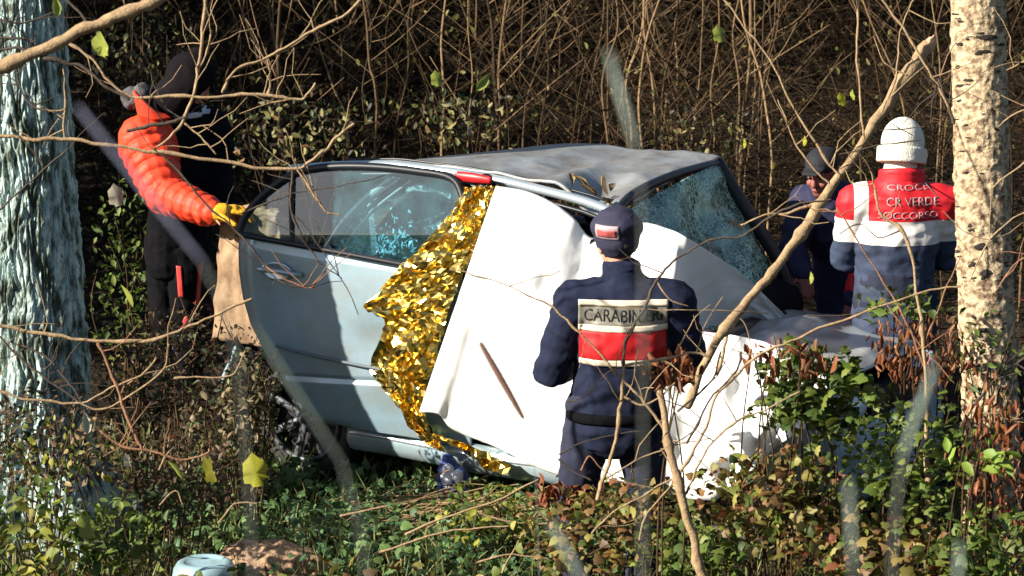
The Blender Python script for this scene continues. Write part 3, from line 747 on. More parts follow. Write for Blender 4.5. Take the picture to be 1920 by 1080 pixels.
# ---- rescuer in orange with a yellow glove on the door
L = px(320, 16.75, .27)
t, J, jme, q, M, tro = dress(L(0, .05, 0), dict(hem=L(.06, .06, .70), pel=L(.055, .06, .78), waist=L(.07, .06, .98), chest=L(.08, .05, 1.22), sho=L(.07, .04, 1.42), neck0=L(.11, .02, 1.54),
    head=L(.15, -.0, 1.67), face=Vector((.8, -.1, -.5)), sl=L(.2, .2, 1.38), el=L(.24, .1, 1.12), wl=L(.32, -.1, 1.0), sr=L(-.10, -.10, 1.38), er=L(.03, -.33, 1.13), wr=L(.30, -.60, 1.085),
    hdr=Vector((.1, -.03, -.01)), pmr=Vector((.2, .3, -1)), hs=.8,
    hl=L(-.03, .12, .76), kl=L(-.03, .1, .42), al=L(-.02, .12, .1), hr=L(.09, .0, .76), kr=L(.1, -.02, .42), ar=L(.1, 0, .1)), None, None,
    'person', 'rescuer in orange quilted jacket and dark hood, yellow glove on the car door', orange, blackc, 5, quilt=True)
def arm_d(c):
    best = 9
    for a, b in ((J['sr'], J['er']), (J['er'], J['wr'])):
        k = max(0, min(1, (c - a).dot(b - a) / (b - a).length_squared)); best = min(best, (c - a.lerp(b, k)).length)
    return best
gx, gz_ = L(.02, 0, 0).x, L(0, 0, 1.1).z
pcs = split_z(jme, [(L(.02, 0, 0), (1, 0, 0)), (L(0, 0, 1.1), (0, 0, 1))], lambda c: 'o' if arm_d(c) < .165 or (c.x < gx and c.z > gz_) else 'b')
jk = link('jacket', pcs['o'], orange, t)
if 'b' in pcs: link('jacket_front', pcs['b'], blackc, jk)
link('glove', remesh(hand_parts(J['wr'] + Vector((-.01, 0, 0)), Vector((1, .05, .12)), Vector((.1, .15, -1)), 1.45, .42, -1) + [tube([J['wr'] + Vector((.03, -.02, 0)), J['wr'] + Vector((.06, -.02, .005))], [.052, .048], 14)], .0055, 2), mat('yellow_glove', (.8, .42, .015), .6, var=.35, scale=25, bump=.3, bscale=60), t)
V, F = grid(lambda u, v: L(-.12 + .17 * u - .03 * v, -.11 - .03 * math.sin(math.pi * u), 1.47 + .03 * u + .15 * v * (1 - u) ** 1.3 + .02 * v), 16, 6)
solid(link('hood_collar', pyd(V, F), orange, jk), .02)
link('shoulder_pack', remesh([ellipsoid(L(-.16, .06, 1.575), (.075, .07, .06)), ellipsoid(L(-.12, .06, 1.6), (.05, .06, .05))], .007, 2, .012, 14), mat('grey_pack_cloth', (.10, .095, .10), .9, var=.6, scale=25, bump=.4, bscale=90), t)
hm = remesh([ellipsoid(q(0, -.02, .02), (.125, .135, .135), 20, 12, rot=M), tube([q(.0, -.03, .06), q(-.02, -.04, .12)], [.1, .06], 14), tube([q(0, -.02, -.02), q(0, -.03, -.12)], [.11, .12], 16)], .009, 3, .006, 9)
bm = bmesh.new(); bm.from_mesh(hm)
fc = q(0, .115, -.02); bmesh.ops.delete(bm, geom=[f for f in bm.faces if (f.calc_center_median() - fc).length < .085], context='FACES'); bm.to_mesh(hm); bm.free()
solid(link('hood', hm, mat('dark_hood_cloth', (.010, .008, .010), .9, spec=.05, var=.3, bump=.3, bscale=50), t), .006)
decal('collar_tab', bvh_of(jme), L(.17, -1, 1.5), X, (Z + X * .1).normalized(), .12, .03, Y_, mat('pale_tab', (.5, .5, .56), .5), jk, .006, 10, 3)
# red stripe and cargo pocket on the trouser leg facing us
tb = bvh_of(jme) 
trw = tro.data.copy(); trw.transform(Matrix.Translation(t.location)); tb = bvh_of(trw)
rs = mat('red_stripe', (.62, .06, .05), .5)
decal('stripe', tb, L(.075, -1, .62), (X * .99 + Z * -.1).normalized(), (Z + X * -.05).normalized(), .028, .17, Y_, rs, tro, .004, 4, 16)
decal('stripe', tb, L(.095, -1, .40), (X * .9 + Z * .4).normalized(), (Z + X * .4).normalized(), .03, .07, Y_, rs, tro, .004, 4, 8)
decal('stripe', tb, L(.172, -1, .6), X, (Z + X * .1).normalized(), .02, .22, Y_, mat('dark_red_stripe', (.4, .01, .01), .5), tro, .004, 4, 16)

# ---- ambulance worker in white knit cap and red yoke
L = px(1674, 15.75, .13)
t, J, jme, q, M, tro = dress(L(0, 0, 0), dict(hem=L(-.02, 0, .72), pel=L(-.02, .0, .84), waist=L(-.015, .02, 1.0), chest=L(-.01, 0, 1.2), sho=L(.0, -.01, 1.38), neck0=L(.01, .03, 1.5),
    head=L(.015, .06, 1.615), face=Vector((.35, 1, -.25)), sl=L(-.215, .0, 1.36), el=L(-.26, .08, 1.06), wl=L(-.2, .3, 1.0), sr=L(.215, .0, 1.36), er=L(.25, .1, 1.06), wr=L(.15, .3, 1.05),
    hl=L(-.11, .0, .84), kl=L(-.12, -.0, .46), al=L(-.12, .02, .1), hr=L(.1, .0, .84), kr=L(.11, 0, .46), ar=L(.11, .02, .1)), None, None,
    'person', 'rescuer in white knit cap and red yoked navy jacket seen from behind', navy, navy2, 13)
z1, z2 = L(0, 0, 1.285), L(0, 0, 1.165)
def tst(c):
    if c.z > z1.z: return 'w' if (L(0, 0, 0).x - .235 < c.x < L(0, 0, 0).x - .165 ) else 'r'
    return 'w' if c.z > z2.z else 'n'
pcs = split_z(jme, [(z1, (0, 0, 1)), (z2, (0, 0, 1)), (L(-.235, 0, 0), (1, 0, 0)), (L(-.165, 0, 0), (1, 0, 0))], tst)
jk = link('jacket', pcs['n'], mat('navy_rescue_cloth', (.035, .05, .095), .8, var=.3, scale=7, bump=.2, bscale=40), t)
link('jacket_yoke', pcs['r'], mat('bright_red_cloth', (.62, .012, .02), .6, var=.15, scale=9), jk); link('jacket_band', pcs['w'], mat('white_band_cloth', (.78, .74, .7), .6, var=.1, scale=12), jk)
bv = bvh_of(jme); sil = mat('silver_letters', (.46, .28, .29), .45, var=.35, scale=60)
text_decal('lettering', 'CROCE', bv, L(.03, -1, 1.452), X, Z, .21, .026, Y_, sil, jk, .004)
text_decal('lettering', 'CR VERDE', bv, L(.05, -1, 1.385), X, Z, .26, .042, Y_, sil, jk, .004)
text_decal('lettering', 'SOCCORSO', bv, L(.03, -1, 1.318), X, Z, .30, .034, Y_, sil, jk, .004)
knit = mat('white_knit', (.78, .74, .64), .9, var=.12, scale=40, bump=.7, bscale=60, stretch=(3, 3, .5))
cm = remesh([ellipsoid(q(0, -.012, .035), (.108, .122, .128), 24, 14, rot=M)], .007, 2)
kc = link('knit_cap', cm, knit, t)
rg = [q(.113 * math.cos(a), -.012 + .128 * math.sin(a), -.012) for a in np.linspace(0, 2 * math.pi, 33)]
link('cap_cuff', remesh([tube([p + (M @ Z) * k for p in rg], [.013] * 33, 8) for k in (-.045, -.025, -.005, .012)], .007, 2), knit, kc)
cl_ = [J['neck0'] + Vector((.1 * math.cos(a), .09 * math.sin(a), -.01 - .02 * math.sin(a))) for a in np.linspace(0, 2 * math.pi, 25)]
link('collar', remesh([tube([p + Z * k for p in cl_], [.02] * 25, 8) for k in (-.03, -.01, .015)], .008, 2), MATS['bright_red_cloth'], jk)
link('neck_warmer', remesh([tube([q(0, -.02, -.15), q(0, -.01, -.05)], [.085, .082], 16)], .008, 2, .004, 20), knit, t)

# ---- worker leaning over behind the bonnet, face towards us
L = px(1545, 16.6, .16)
t, J, jme, q, M, tro = dress(L(.1, 0, 0), dict(hem=L(.14, .1, .66), pel=L(.14, .1, .76), waist=L(.11, .05, .9), chest=L(.05, -.02, 1.06), sho=L(.01, -.08, 1.19), neck0=L(-.03, -.12, 1.27),
    head=L(-.055, -.17, 1.355), face=Vector((-.55, -.9, -.25)), skin='shaded_ruddy', sl=L(.17, -.12, 1.14), el=L(.17, -.3, .88), wl=L(.1, -.42, .74), sr=L(-.12, -.02, 1.17), er=L(-.2, -.15, .95), wr=L(-.16, -.32, .85),
    hl=L(.22, .1, .74), kl=L(.22, 0, .42), al=L(.22, .06, .1), hr=L(.06, .1, .74), kr=L(.05, 0, .42), ar=L(.05, .06, .1)), None, None,
    'person', 'worker in dark blue jacket and black cap leaning over behind the bonnet', navy, navy2, 17)
link('jacket', jme, mat('deep_navy_cloth', (.015, .018, .06), .8, var=.3), t)
link('sleeve_panel', remesh([tube([J['el'] + Vector((0, -.02, .05)), J['el'], J['el'].lerp(J['wl'], .8)], [.082, .082, .064], 14)], .009, 2, .006, 9), redband, t)
link('cap', remesh([ellipsoid(q(0, -.012, .06), (.088, .106, .075), 20, 12, rot=M), tube([q(0, .07, .055), q(0, .14, .045)], [.06, .05], 12, side=M @ X, ry=[.01, .008])], .006, 2), mat('black_cap', (.01, .01, .014), .8), t)
for k in (-1, 1): link('eye', pyd(*ellipsoid(q(.034 * k, .083, .004), (.014, .008, .008), 10, 8, rot=M)), mat('eye_dark', (.03, .02, .02), .3), t)

# ================================================================== TREES
def trunk_mesh(cl, rad, na, nz, disp, seed):
    """cl: list of world centre points (bottom to top), rad: radius per point"""
    pts = catmull(cl, 8); m = len(pts)
    V = []; F = []
    for j in range(nz + 1):
        t = j / nz * (m - 1); i = min(m - 2, int(t)); k = t - i; c = pts[i].lerp(pts[i + 1], k)
        tr = j / nz * (len(rad) - 1); ir = min(len(rad) - 2, int(tr)); r = rad[ir] + (rad[ir + 1] - rad[ir]) * (tr - ir)
        for a in range(na):
            an = 2 * math.pi * a / na; V.append(c + Vector((math.cos(an), math.sin(an), 0)) * (r + disp(an, c.z, r)))
    for j in range(nz):
        for a in range(na): F.append((j * na + a, j * na + (a + 1) % na, (j + 1) * na + (a + 1) % na, (j + 1) * na + a))
    return pyd(V, F)
def bark_big(an, z, r):
    w_ = .16 * mnoise.noise(Vector((math.cos(an) * 3, math.sin(an) * 3, z * 3.2))) + .06 * mnoise.noise(Vector((math.cos(an) * 8, math.sin(an) * 8, z * 9)))
    p = Vector((math.cos(an + w_) * 6.2, math.sin(an + w_) * 6.2, z * 3.2 + .9 * mnoise.noise(Vector((math.cos(an) * 6, math.sin(an) * 6, z * 3)))))
    ds, ps = mnoise.voronoi(p); e = ds[1] - ds[0]
    cell = mnoise.noise(ps[0] * 3.7)
    n3 = mnoise.noise(Vector((p.x * 3, p.y * 3, z * 16))); n4 = mnoise.noise(Vector((p.x * 7, p.y * 7, z * 40)))
    flare = .16 * sst(.55, 0, z) * (1 + .6 * math.sin(5 * an)) if z < .55 else 0
    return .026 * min(1, e * 4.2) ** .7 + .010 * cell - .026 + .011 * n3 + .007 * n4 + flare
D_T = 15.0
barkm = mat('furrowed_grey_bark', (.42, .54, .50), .95, spec=.1, col2=(.07, .085, .06), scale=17, bump=1, bscale=30, dist=.035, stretch=(1, 1, .33), sharp=(.43, .58))
bpx = [(66, 1060), (60, 700), (48, 400), (34, 100), (24, -150)]
cl = [P(x, y, D_T) for x, y in bpx]; cl = [Vector((cl[0].x + .0, cl[0].y, -.1))] + cl + [cl[-1] + Vector((-.1, .05, 1.6))]
tree = thing('tree', 'massive furrowed grey tree trunk at the left edge', 'tree', (cl[0].x, cl[0].y, 0), 'trees')
link('trunk', trunk_mesh(cl, [.34, .30, .275, .25, .235, .225, .2], 420, 560, bark_big, 1), barkm, tree)
for (an, ln, zz) in ((2.6, 1.8, 3.6), (3.7, 1.6, 3.9), (1.4, 1.5, 4.1)):
    c = Vector((cl[-1].x, cl[-1].y, zz)); d = Vector((math.cos(an), math.sin(an), .6)); pts = catmull([c, c + d * ln * .5 + Vector((0, 0, .1)), c + d * ln + Vector((0, 0, .5))], 5)
    link('limb', pyd(*tube(pts, list(np.linspace(.12, .04, len(pts))), 10)), barkm, tree)

def bark_birch(an, z, r):
    n = mnoise.noise(Vector((math.cos(an) * 2.2, math.sin(an) * 2.2, z * 9))); n2 = mnoise.noise(Vector((math.cos(an) * 6, math.sin(an) * 6, z * 26)))
    return .006 * n + .0035 * n2 + .004 * (1 if n2 > .42 else 0)
bm_ = mat('birch_bark', (.50, .39, .25), .85, col2=(.16, .11, .07), scale=26, bump=1, bscale=30, dist=.02, stretch=(1.0, 1.0, 1.3), sharp=(.43, .60), spec=.1)
bpx = [(1862, 1225), (1858, 800), (1846, 500), (1838, 200), (1834, -120)]
clb = [P(x, y, 13.3) for x, y in bpx] ; clb = [Vector((clb[0].x, clb[0].y, -.1))] + clb[1:] + [clb[-1] + Vector((-.02, 0, 1.4))]
birch = thing('birch_tree', 'slender cream birch trunk at the right in front of the rescuer', 'tree', (clb[0].x, clb[0].y, 0), 'trees')
bme = trunk_mesh(clb, [.128, .120, .118, .117, .116, .10], 110, 380, bark_birch, 2); bbv = bvh_of(bme)
link('trunk', bme, bm_, birch)
scar = mat('birch_scar', (.02, .016, .012), .9, var=.4, scale=60)
r_ = random.Random(4)
for k in range(60):
    x = r_.uniform(1790, 1890); y = r_.uniform(-10, 800); o = P(x, y, 11); d = ray(x, y).normalized()
    decal('bark_scar', bbv, o, X, (Z + X * r_.uniform(-1.4, 1.4)).normalized(), r_.uniform(.012, .035), r_.uniform(.007, .02), d, scar, birch, .002, 8, 5, .002, True)
for (x, y, w_, h_) in ((1852, 70, .1, .022), (1846, 96, .06, .014), (1838, 462, .05, .03), (1848, 512, .045, .035), (1815, 150, .05, .012), (1842, 620, .05, .014)):
    decal('bark_scar', bbv, P(x, y, 11), X, (Z + X * .3).normalized(), w_, h_, ray(x, y).normalized(), scar, birch, .003, 12, 6, .004, True)

# ================================================================== TWIGS AND BRANCHES
twigm = mat('pale_twig_bark', (.36, .25, .135), .8, col2=(.20, .13, .07), scale=30, bump=.4, bscale=120)
twigd = mat('dark_twig_bark', (.07, .05, .035), .8, var=.4, scale=30, bump=.4, bscale=120)
twigr = mat('reddish_twig_bark', (.30, .15, .075), .8, col2=(.14, .07, .04), scale=30, bump=.4, bscale=120)
sapm = mat('sapling_bark', (.30, .22, .115), .85, objrand=[(.022, .014, .008), (.08, .05, .026), (.32, .21, .11), (.05, .032, .018), (.22, .14, .075)], var=.4, spec=.15, scale=20, bump=.4, bscale=70)
def branch(parent, pp, d, r0, r1, m=None, name='branch', n=8, wob=.004, seed=None, side_=0):
    """pp: picture points, d: distance (one, or first and last)"""
    d0, d1 = d if isinstance(d, tuple) else (d, d)
    pts = [P(x, y, d0 + (d1 - d0) * i / max(1, len(pp) - 1)) for i, (x, y) in enumerate(pp)]
    pts = catmull(pts, 6)
    pts = [p + Vector((mnoise.noise(p * 9), mnoise.noise(p * 9 + X * 5), mnoise.noise(p * 9 + X * 9))) * wob * 2.6 + Vector((mnoise.noise(p * 31), 0, mnoise.noise(p * 31 + X * 4))) * min(.006, r0 * .9) for p in pts]
    rr = np.linspace(r0, r1, len(pts)); rr = [r * (.85 + .9 * max(0, mnoise.noise(p * 23) - .1) + .3 * mnoise.noise(p * 6)) for r, p in zip(rr, pts)]
    ob = link(name, pyd(*tube(pts, rr, n)), m or twigm, parent)
    if side_ and r0 >= .005:
        rs2 = random.Random(int(pp[0][0] * 3 + pp[-1][1]))
        for k in range(side_):
            p = pts[rs2.randrange(2, len(pts) - 1)].copy(); d_ = Vector((rs2.uniform(-1, 1), rs2.uniform(-.3, .3), rs2.uniform(-.35, 1))).normalized(); q_ = [p]
            for j in range(4):
                d_ = (d_ + Vector((rs2.uniform(-.5, .5), 0, rs2.uniform(-.35, .5)))).normalized(); q_.append(q_[-1] + d_ * rs2.uniform(.03, .075))
            link('twig', pyd(*tube(q_, [.0028, .0024, .002, .0018, .0014], 5)), m or twigm, parent)
    return ob
def pb_(x, y, d, z=None):
    p = P(x, y, d); return Vector((p.x, p.y, hgt(p.x, p.y)))
# thick bough across the upper left corner
bo = thing('bough', 'thick smooth brown bough crossing the top left corner', 'branch', P(-60, 160, 10.8), 'branches in front')
branch(bo, [(-160, 205), (-40, 150), (60, 103), (150, 60), (230, 27), (330, -18), (420, -60)], 10.8, .026, .02, twigm, n=12)
branch(bo, [(170, 52), (155, 30), (130, 5), (110, -25)], 10.8, .006, .004, twigd, 'twig'); branch(bo, [(60, 103), (40, 92), (0, 92), (-40, 80)], 10.8, .007, .003, twigd, 'twig')
branch(bo, [(78, 108), (120, 118), (160, 130), (205, 165), (240, 182)], 10.8, .009, .005, twigd, 'twig')
# bare shrub on the left
sh = thing('bare_shrub', 'bare tan twigs of a shrub crossing before the big trunk and orange jacket', 'shrub', pb_(-60, 800, 12.2), 'branches in front')
branch(sh, [(-60, 1300), (-80, 900), (-70, 500), (-60, 250)], 12.2, .02, .012, twigm, 'stem')
br_list = [
 ([(-60, 250), (0, 254), (60, 262), (115, 260), (250, 279), (400, 301), (540, 319), (575, 305), (606, 284), (630, 258), (662, 236)], .0095, .006, 0),
 ([(556, 318), (575, 345), (592, 372), (610, 396), (637, 405)], .005, .004, 0), ([(549, 320), (546, 350), (548, 400), (575, 455), (603, 490), (642, 520)], .0055, .003, 1),
 ([(-60, 500), (-20, 420), (20, 375), (60, 338), (118, 285)], .006, .004, 1), ([(128, 80), (172, 112), (204, 150), (240, 180), (330, 180), (420, 180), (500, 179)], .006, .007, 0),
 ([(500, 179), (560, 186), (578, 172), (591, 155)], .007, .005, 0), ([(500, 179), (506, 150), (503, 110)], .006, .004, 0),
 ([(415, 172), (435, 140), (462, 122), (500, 108), (548, 82), (580, 62), (640, 30), (700, -20)], .006, .007, 0), ([(383, -40), (380, 40), (374, 120), (362, 180), (345, 228), (318, 256), (286, 280)], .0085, .005, 0),
 ([(395, 60), (388, 100), (372, 140)], .005, .004, 0), ([(240, 245), (280, 238), (335, 226), (350, 222)], .009, .007, 1), ([(348, 232), (380, 260), (405, 290)], .005, .003, 0),
 ([(296, 284), (340, 330), (400, 395), (440, 430), (480, 475), (505, 510), (545, 540)], .006, .003, 1), ([(480, 475), (500, 505), (513, 520), (508, 532)], .003, .002, 1), ([(500, 500), (540, 525), (572, 542), (588, 540)], .005, .003, 2),
 ([(-60, 603), (0, 613), (100, 629), (200, 640), (300, 634), (400, 592), (472, 558)], .009, .006, 0), ([(184, 644), (212, 705), (238, 780), (266, 842)], .008, .006, 2),
 ([(188, 808), (232, 838), (282, 845), (340, 862), (386, 850), (392, 842)], .006, .004, 2), ([(0, 632), (60, 690), (150, 756)], .006, .004, 1), ([(20, 640), (80, 665), (130, 720), (152, 756)], .005, .004, 1), ([(-40, 720), (40, 745), (150, 757), (212, 725), (270, 700), (292, 672)], .006, .004, 0),
 ([(150, 757), (180, 768), (220, 755), (300, 700), (315, 645)], .005, .003, 0), ([(330, 710), (410, 708), (440, 700), (462, 660)], .004, .003, 0), ([(90, 205), (50, 190), (36, 150), (30, 120)], .005, .003, 1), ([(-20, 33), (40, 40), (100, 20)], .005, .003, 1), ([(-20, 72), (40, 72), (60, 80)], .005, .003, 1), ([(90, 205), (120, 205), (124, 170), (118, 130)], .004, .003, 0),
 ([(120, 258), (118, 225), (124, 190)], .005, .003, 0), ([(450, 400), (520, 375), (560, 360), (640, 350), (720, 330)], .004, .002, 1), ([(548, 400), (590, 445), (640, 520), (672, 590)], .003, .002, 1), ([(300, 945), (330, 920), (342, 945)], .004, .003, 0), ([(300, 880), (318, 850), (360, 803)], .004, .003, 0), ([(410, 980), (440, 945), (480, 940)], .004, .003, 0)]
for pp, a, b, k in br_list: branch(sh, pp, 12.2, a, b, (twigm, twigd, twigr)[k], side_=4)
# broken pole leaning on the birch
po = thing('broken_branch', 'thick broken tan branch leaning diagonally against the birch', 'branch', pb_(1345, 640, 12.6), 'branches in front')
branch(po, [(1290, 760), (1345, 636), (1385, 588), (1450, 508), (1510, 425), (1560, 350), (1640, 230), (1700, 142), (1738, 88)], (12.4, 12.9), .021, .027, twigm, 'pole', 12)
pe = P(1738, 88, 12.9); link('broken_tip', remesh([tube([pe, pe + Vector((.018, 0, .02))], [.025, .02], 10), tube([pe + Vector((.0, 0, .0)), pe + Vector((.03, 0, .045))], [.012, .005], 8)], .005, 1, .005, 50), mat('raw_wood', (.62, .36, .22), .8, var=.3, scale=50), po)
for pp, a, b in (([(1545, 372), (1490, 395), (1440, 402), (1390, 420)], .008, .004), ([(1560, 350), (1520, 310), (1490, 260), (1460, 190)], .006, .003), ([(1620, 262), (1615, 180), (1606, 80), (1608, -20)], .006, .004), ([(1655, 210), (1680, 140), (1690, 60), (1720, -10)], .005, .003), ([(1392, 580), (1365, 600), (1360, 640), (1345, 700)], .012, .008), ([(1380, 590), (1400, 610), (1410, 650)], .004, .002), ([(1700, 142), (1660, 120), (1640, 70)], .004, .002), ([(1575, 330), (1550, 300), (1500, 220), (1440, 110), (1390, 40), (1350, -10)], .006, .004)):
    branch(po, pp, 12.7, a, b, twigm, 'twig', side_=2)
# sapling before the officer
sp = thing('sapling', 'cut sapling with forked bare twigs in front of the officer', 'sapling', pb_(1330, 1100, 12.0), 'branches in front')
branch(sp, [(1400, 1420), (1345, 1180), (1318, 1080), (1294, 990), (1268, 890), (1250, 815), (1238, 738)], 12.0, .024, .018, twigm, 'stem', 12)
for pp, a, b, k in (
 [([(1272, 890), (1310, 825), (1345, 745), (1380, 700), (1420, 668), (1480, 640), (1600, 592), (1730, 548), (1800, 535)], .008, .004, 0), ([(1280, 935), (1320, 850), (1380, 790), (1440, 765), (1500, 735)], .006, .003, 0),
 ([(1250, 815), (1220, 770), (1180, 725), (1140, 680), (1100, 640), (1070, 605), (1030, 572), (940, 530), (850, 506)], .008, .0022, 0), ([(1120, 935), (1140, 870), (1158, 800), (1166, 735), (1171, 690)], .010, .007, 0),
 ([(1171, 690), (1172, 650), (1190, 612), (1214, 565), (1226, 530), (1270, 482), (1330, 452), (1398, 440), (1440, 412), (1490, 384), (1560, 372)], .007, .004, 1), ([(1168, 690), (1240, 672), (1300, 664), (1330, 668)], .007, .005, 0),
 ([(1130, 900), (1180, 870), (1250, 840), (1330, 820)], .005, .003, 0), ([(1050, 850), (1090, 832), (1140, 815), (1200, 808)], .003, .002, 1), ([(1065, 755), (1100, 742), (1135, 700), (1160, 690)], .003, .002, 0), ([(1164, 740), (1200, 760), (1240, 745), (1268, 718)], .006, .004, 0),
 ([(1048, 860), (1080, 885), (1110, 900)], .004, .003, 1), ([(1090, 880), (1105, 855), (1120, 870), (1150, 890)], .004, .003, 2), ([(1270, 660), (1300, 600), (1330, 575)], .004, .002, 0), ([(1230, 530), (1262, 562), (1290, 575)], .004, .002, 0), ([(1160, 580), (1250, 580), (1380, 586), (1440, 585)], .0022, .002, 0), ([(1290, 830), (1320, 770), (1380, 690), (1390, 660)], .006, .004, 1), ([(1270, 770), (1330, 720), (1350, 660)], .006, .004, 1), ([(1195, 660), (1185, 720), (1160, 760)], .003, .002, 0),
 ([(1255, 900), (1200, 930), (1150, 960), (1110, 1000)], .005, .003, 0), ([(1200, 1010), (1215, 960), (1260, 900), (1240, 840)], .004, .003, 0), ([(1095, 640), (1090, 660), (1085, 690)], .003, .002, 2)]): branch(sp, pp, 12.0, a, b, (twigm, twigd, twigr)[k], side_=2)
# twigs on the right
rs_ = thing('bare_shrub', 'thin bare twigs rising before the white capped rescuer and birch', 'shrub', pb_(1730, 1000, 12.4), 'branches in front')
for pp, a, b, k in [([(1760, 1300), (1740, 900), (1735, 680), (1726, 600), (1712, 490), (1690, 430), (1652, 405), (1640, 350), (1632, 320)], .011, .004, 0), ([(1735, 690), (1700, 605), (1640, 500), (1590, 425), (1570, 390)], .005, .003, 2), ([(1735, 640), (1765, 560), (1800, 480)], .004, .003, 2), ([(1690, 430), (1650, 445), (1610, 420), (1575, 440)], .003, .002, 1), ([(1575, 290), (1640, 275), (1725, 262)], .004, .003, 1), ([(1650, 245), (1690, 240), (1730, 235)], .003, .002, 1), ([(1670, 230), (1710, 252)], .002, .002, 1),
 ([(1800, 800), (1840, 740), (1880, 700), (1960, 650)], .007, .004, 1), ([(1810, 772), (1870, 780), (1960, 790)], .005, .003, 0), ([(1960, 380), (1900, 410), (1850, 460), (1820, 530)], .005, .003, 0), ([(1960, 280), (1900, 320), (1860, 352)], .004, .003, 0), ([(1960, 190), (1900, 215), (1870, 240)], .005, .003, 0), ([(1960, 90), (1890, 130)], .005, .003, 0), ([(1780, 210), (1740, 130), (1700, 60), (1660, 10), (1640, -40)], .006, .004, 0), ([(1790, 230), (1768, 180), (1755, 130)], .01, .005, 1), ([(1510, 590), (1580, 590), (1640, 580)], .003, .002, 1), ([(1650, 560), (1720, 640), (1790, 720)], .004, .003, 2), ([(1960, 470), (1900, 500), (1860, 560)], .005, .003, 2)]:
    branch(rs_, pp, 12.4, a, b, (twigm, twigd, twigr)[k], side_=4)

# ---- thin saplings of the thicket behind the car, each one a thing
def sapling(pp, d, r0, label, seed, nt=6):
    rr_ = random.Random(seed)
    b = P(pp[-1][0], pp[-1][1], d); gz = hgt(b.x, b.y)
    t = thing('sapling', label, 'sapling', (b.x, b.y, gz), 'saplings in the thicket behind the car')
    pts = [P(x, y, d) for x, y in pp]; pts.append(Vector((b.x + rr_.uniform(-.05, .05), b.y, gz - .03)))
    pts = catmull(pts, 5); pts = [p + Vector((mnoise.noise(p * 2.5 + X * seed), mnoise.noise(p * 2.5 + X * 3.3), 0)) * .03 for p in pts]
    rad = list(np.linspace(r0 * .7, r0, len(pts))); link('stem', pyd(*tube(pts, rad, 7)), sapm, t)
    for k in range(nt):
        i = rr_.randrange(0, max(1, int(len(pts) * .8))); p = pts[i]; an = rr_.uniform(-1.2, 1.2); sg = rr_.choice((-1, 1)); ln = rr_.uniform(.25, .8)
        d_ = Vector((sg * rr_.uniform(.3, .9), rr_.uniform(-.5, .3), rr_.uniform(.3, 1.0))).normalized()
        q_ = [p, p + d_ * ln * .5 + Vector((0, 0, rr_.uniform(-.04, .04))), p + d_ * ln + Vector((rr_.uniform(-.06, .06), 0, rr_.uniform(0, .12)))]
        link('twig', pyd(*tube(catmull(q_, 4), list(np.linspace(r0 * .42, r0 * .2, 9)), 5)), sapm, t)
NAMED = [([(527, -30), (526, 80), (524, 180), (520, 320)], .0125, 'straight grey sapling above the open car door'), ([(908, -30), (922, 80), (930, 160), (928, 230), (908, 300)], .014, 'forked tan sapling above the rear of the car roof'),
 ([(958, -30), (942, 40), (930, 150), (934, 220), (938, 300)], .012, 'sapling crossing behind the forked tan sapling'), ([(1408, -30), (1404, 60), (1402, 160), (1396, 240), (1388, 340)], .0155, 'tallest pale sapling above the windscreen'),
 ([(676, -30), (690, 60), (697, 130), (704, 200)], .009, 'leaning thin sapling left of the roof end'), ([(833, -30), (832, 80), (828, 180), (826, 300)], .0095, 'upright thin sapling between the door and the forked sapling'),
 ([(1206, -30), (1214, 80), (1222, 170), (1232, 290)], .0105, 'curved sapling rising behind the middle of the roof'), ([(1272, -30), (1262, 60), (1246, 150), (1236, 290)], .0095, 'sapling slanting up right from the roof crease'),
 ([(1606, -30), (1610, 80), (1612, 180), (1618, 300)], .009, 'fine sapling behind the leaning broken branch'), ([(1440, -30), (1430, 60), (1424, 200), (1418, 330)], .008, 'slim sapling just right of the tallest pale one'), ([(1146, -30), (1140, 60), (1138, 180), (1142, 280)], .008, 'slim straight sapling behind the roof crown')]
for i, (pp, r0, lb) in enumerate(NAMED): sapling(pp, 18.6 + (i % 4) * .35, r0, lb, i, 5)
r_ = random.Random(11)
for i in range(70):
    x = r_.uniform(180, 1930); ln = r_.gauss(0, 60); d = r_.uniform(18.4, 22.5); yb = 330 - (d - 18.4) * 40
    sapling([(x + ln, -40), (x + ln * .7 + r_.uniform(-15, 15), 60), (x + ln * .3 + r_.uniform(-15, 15), 160), (x, yb)], d, r_.uniform(.004, .0095), 'thin bare brown sapling in the thicket ' + next(n for lim, n in ((430, 'behind the rescuer in orange'), (740, 'above the open car door'), (1040, 'behind the rear half of the roof'), (1340, 'behind the front half of the roof'), (1560, 'behind the windscreen'), (1790, 'behind the white capped rescuer'), (9999, 'right of the birch')) if x < lim), 40 + i, 4)

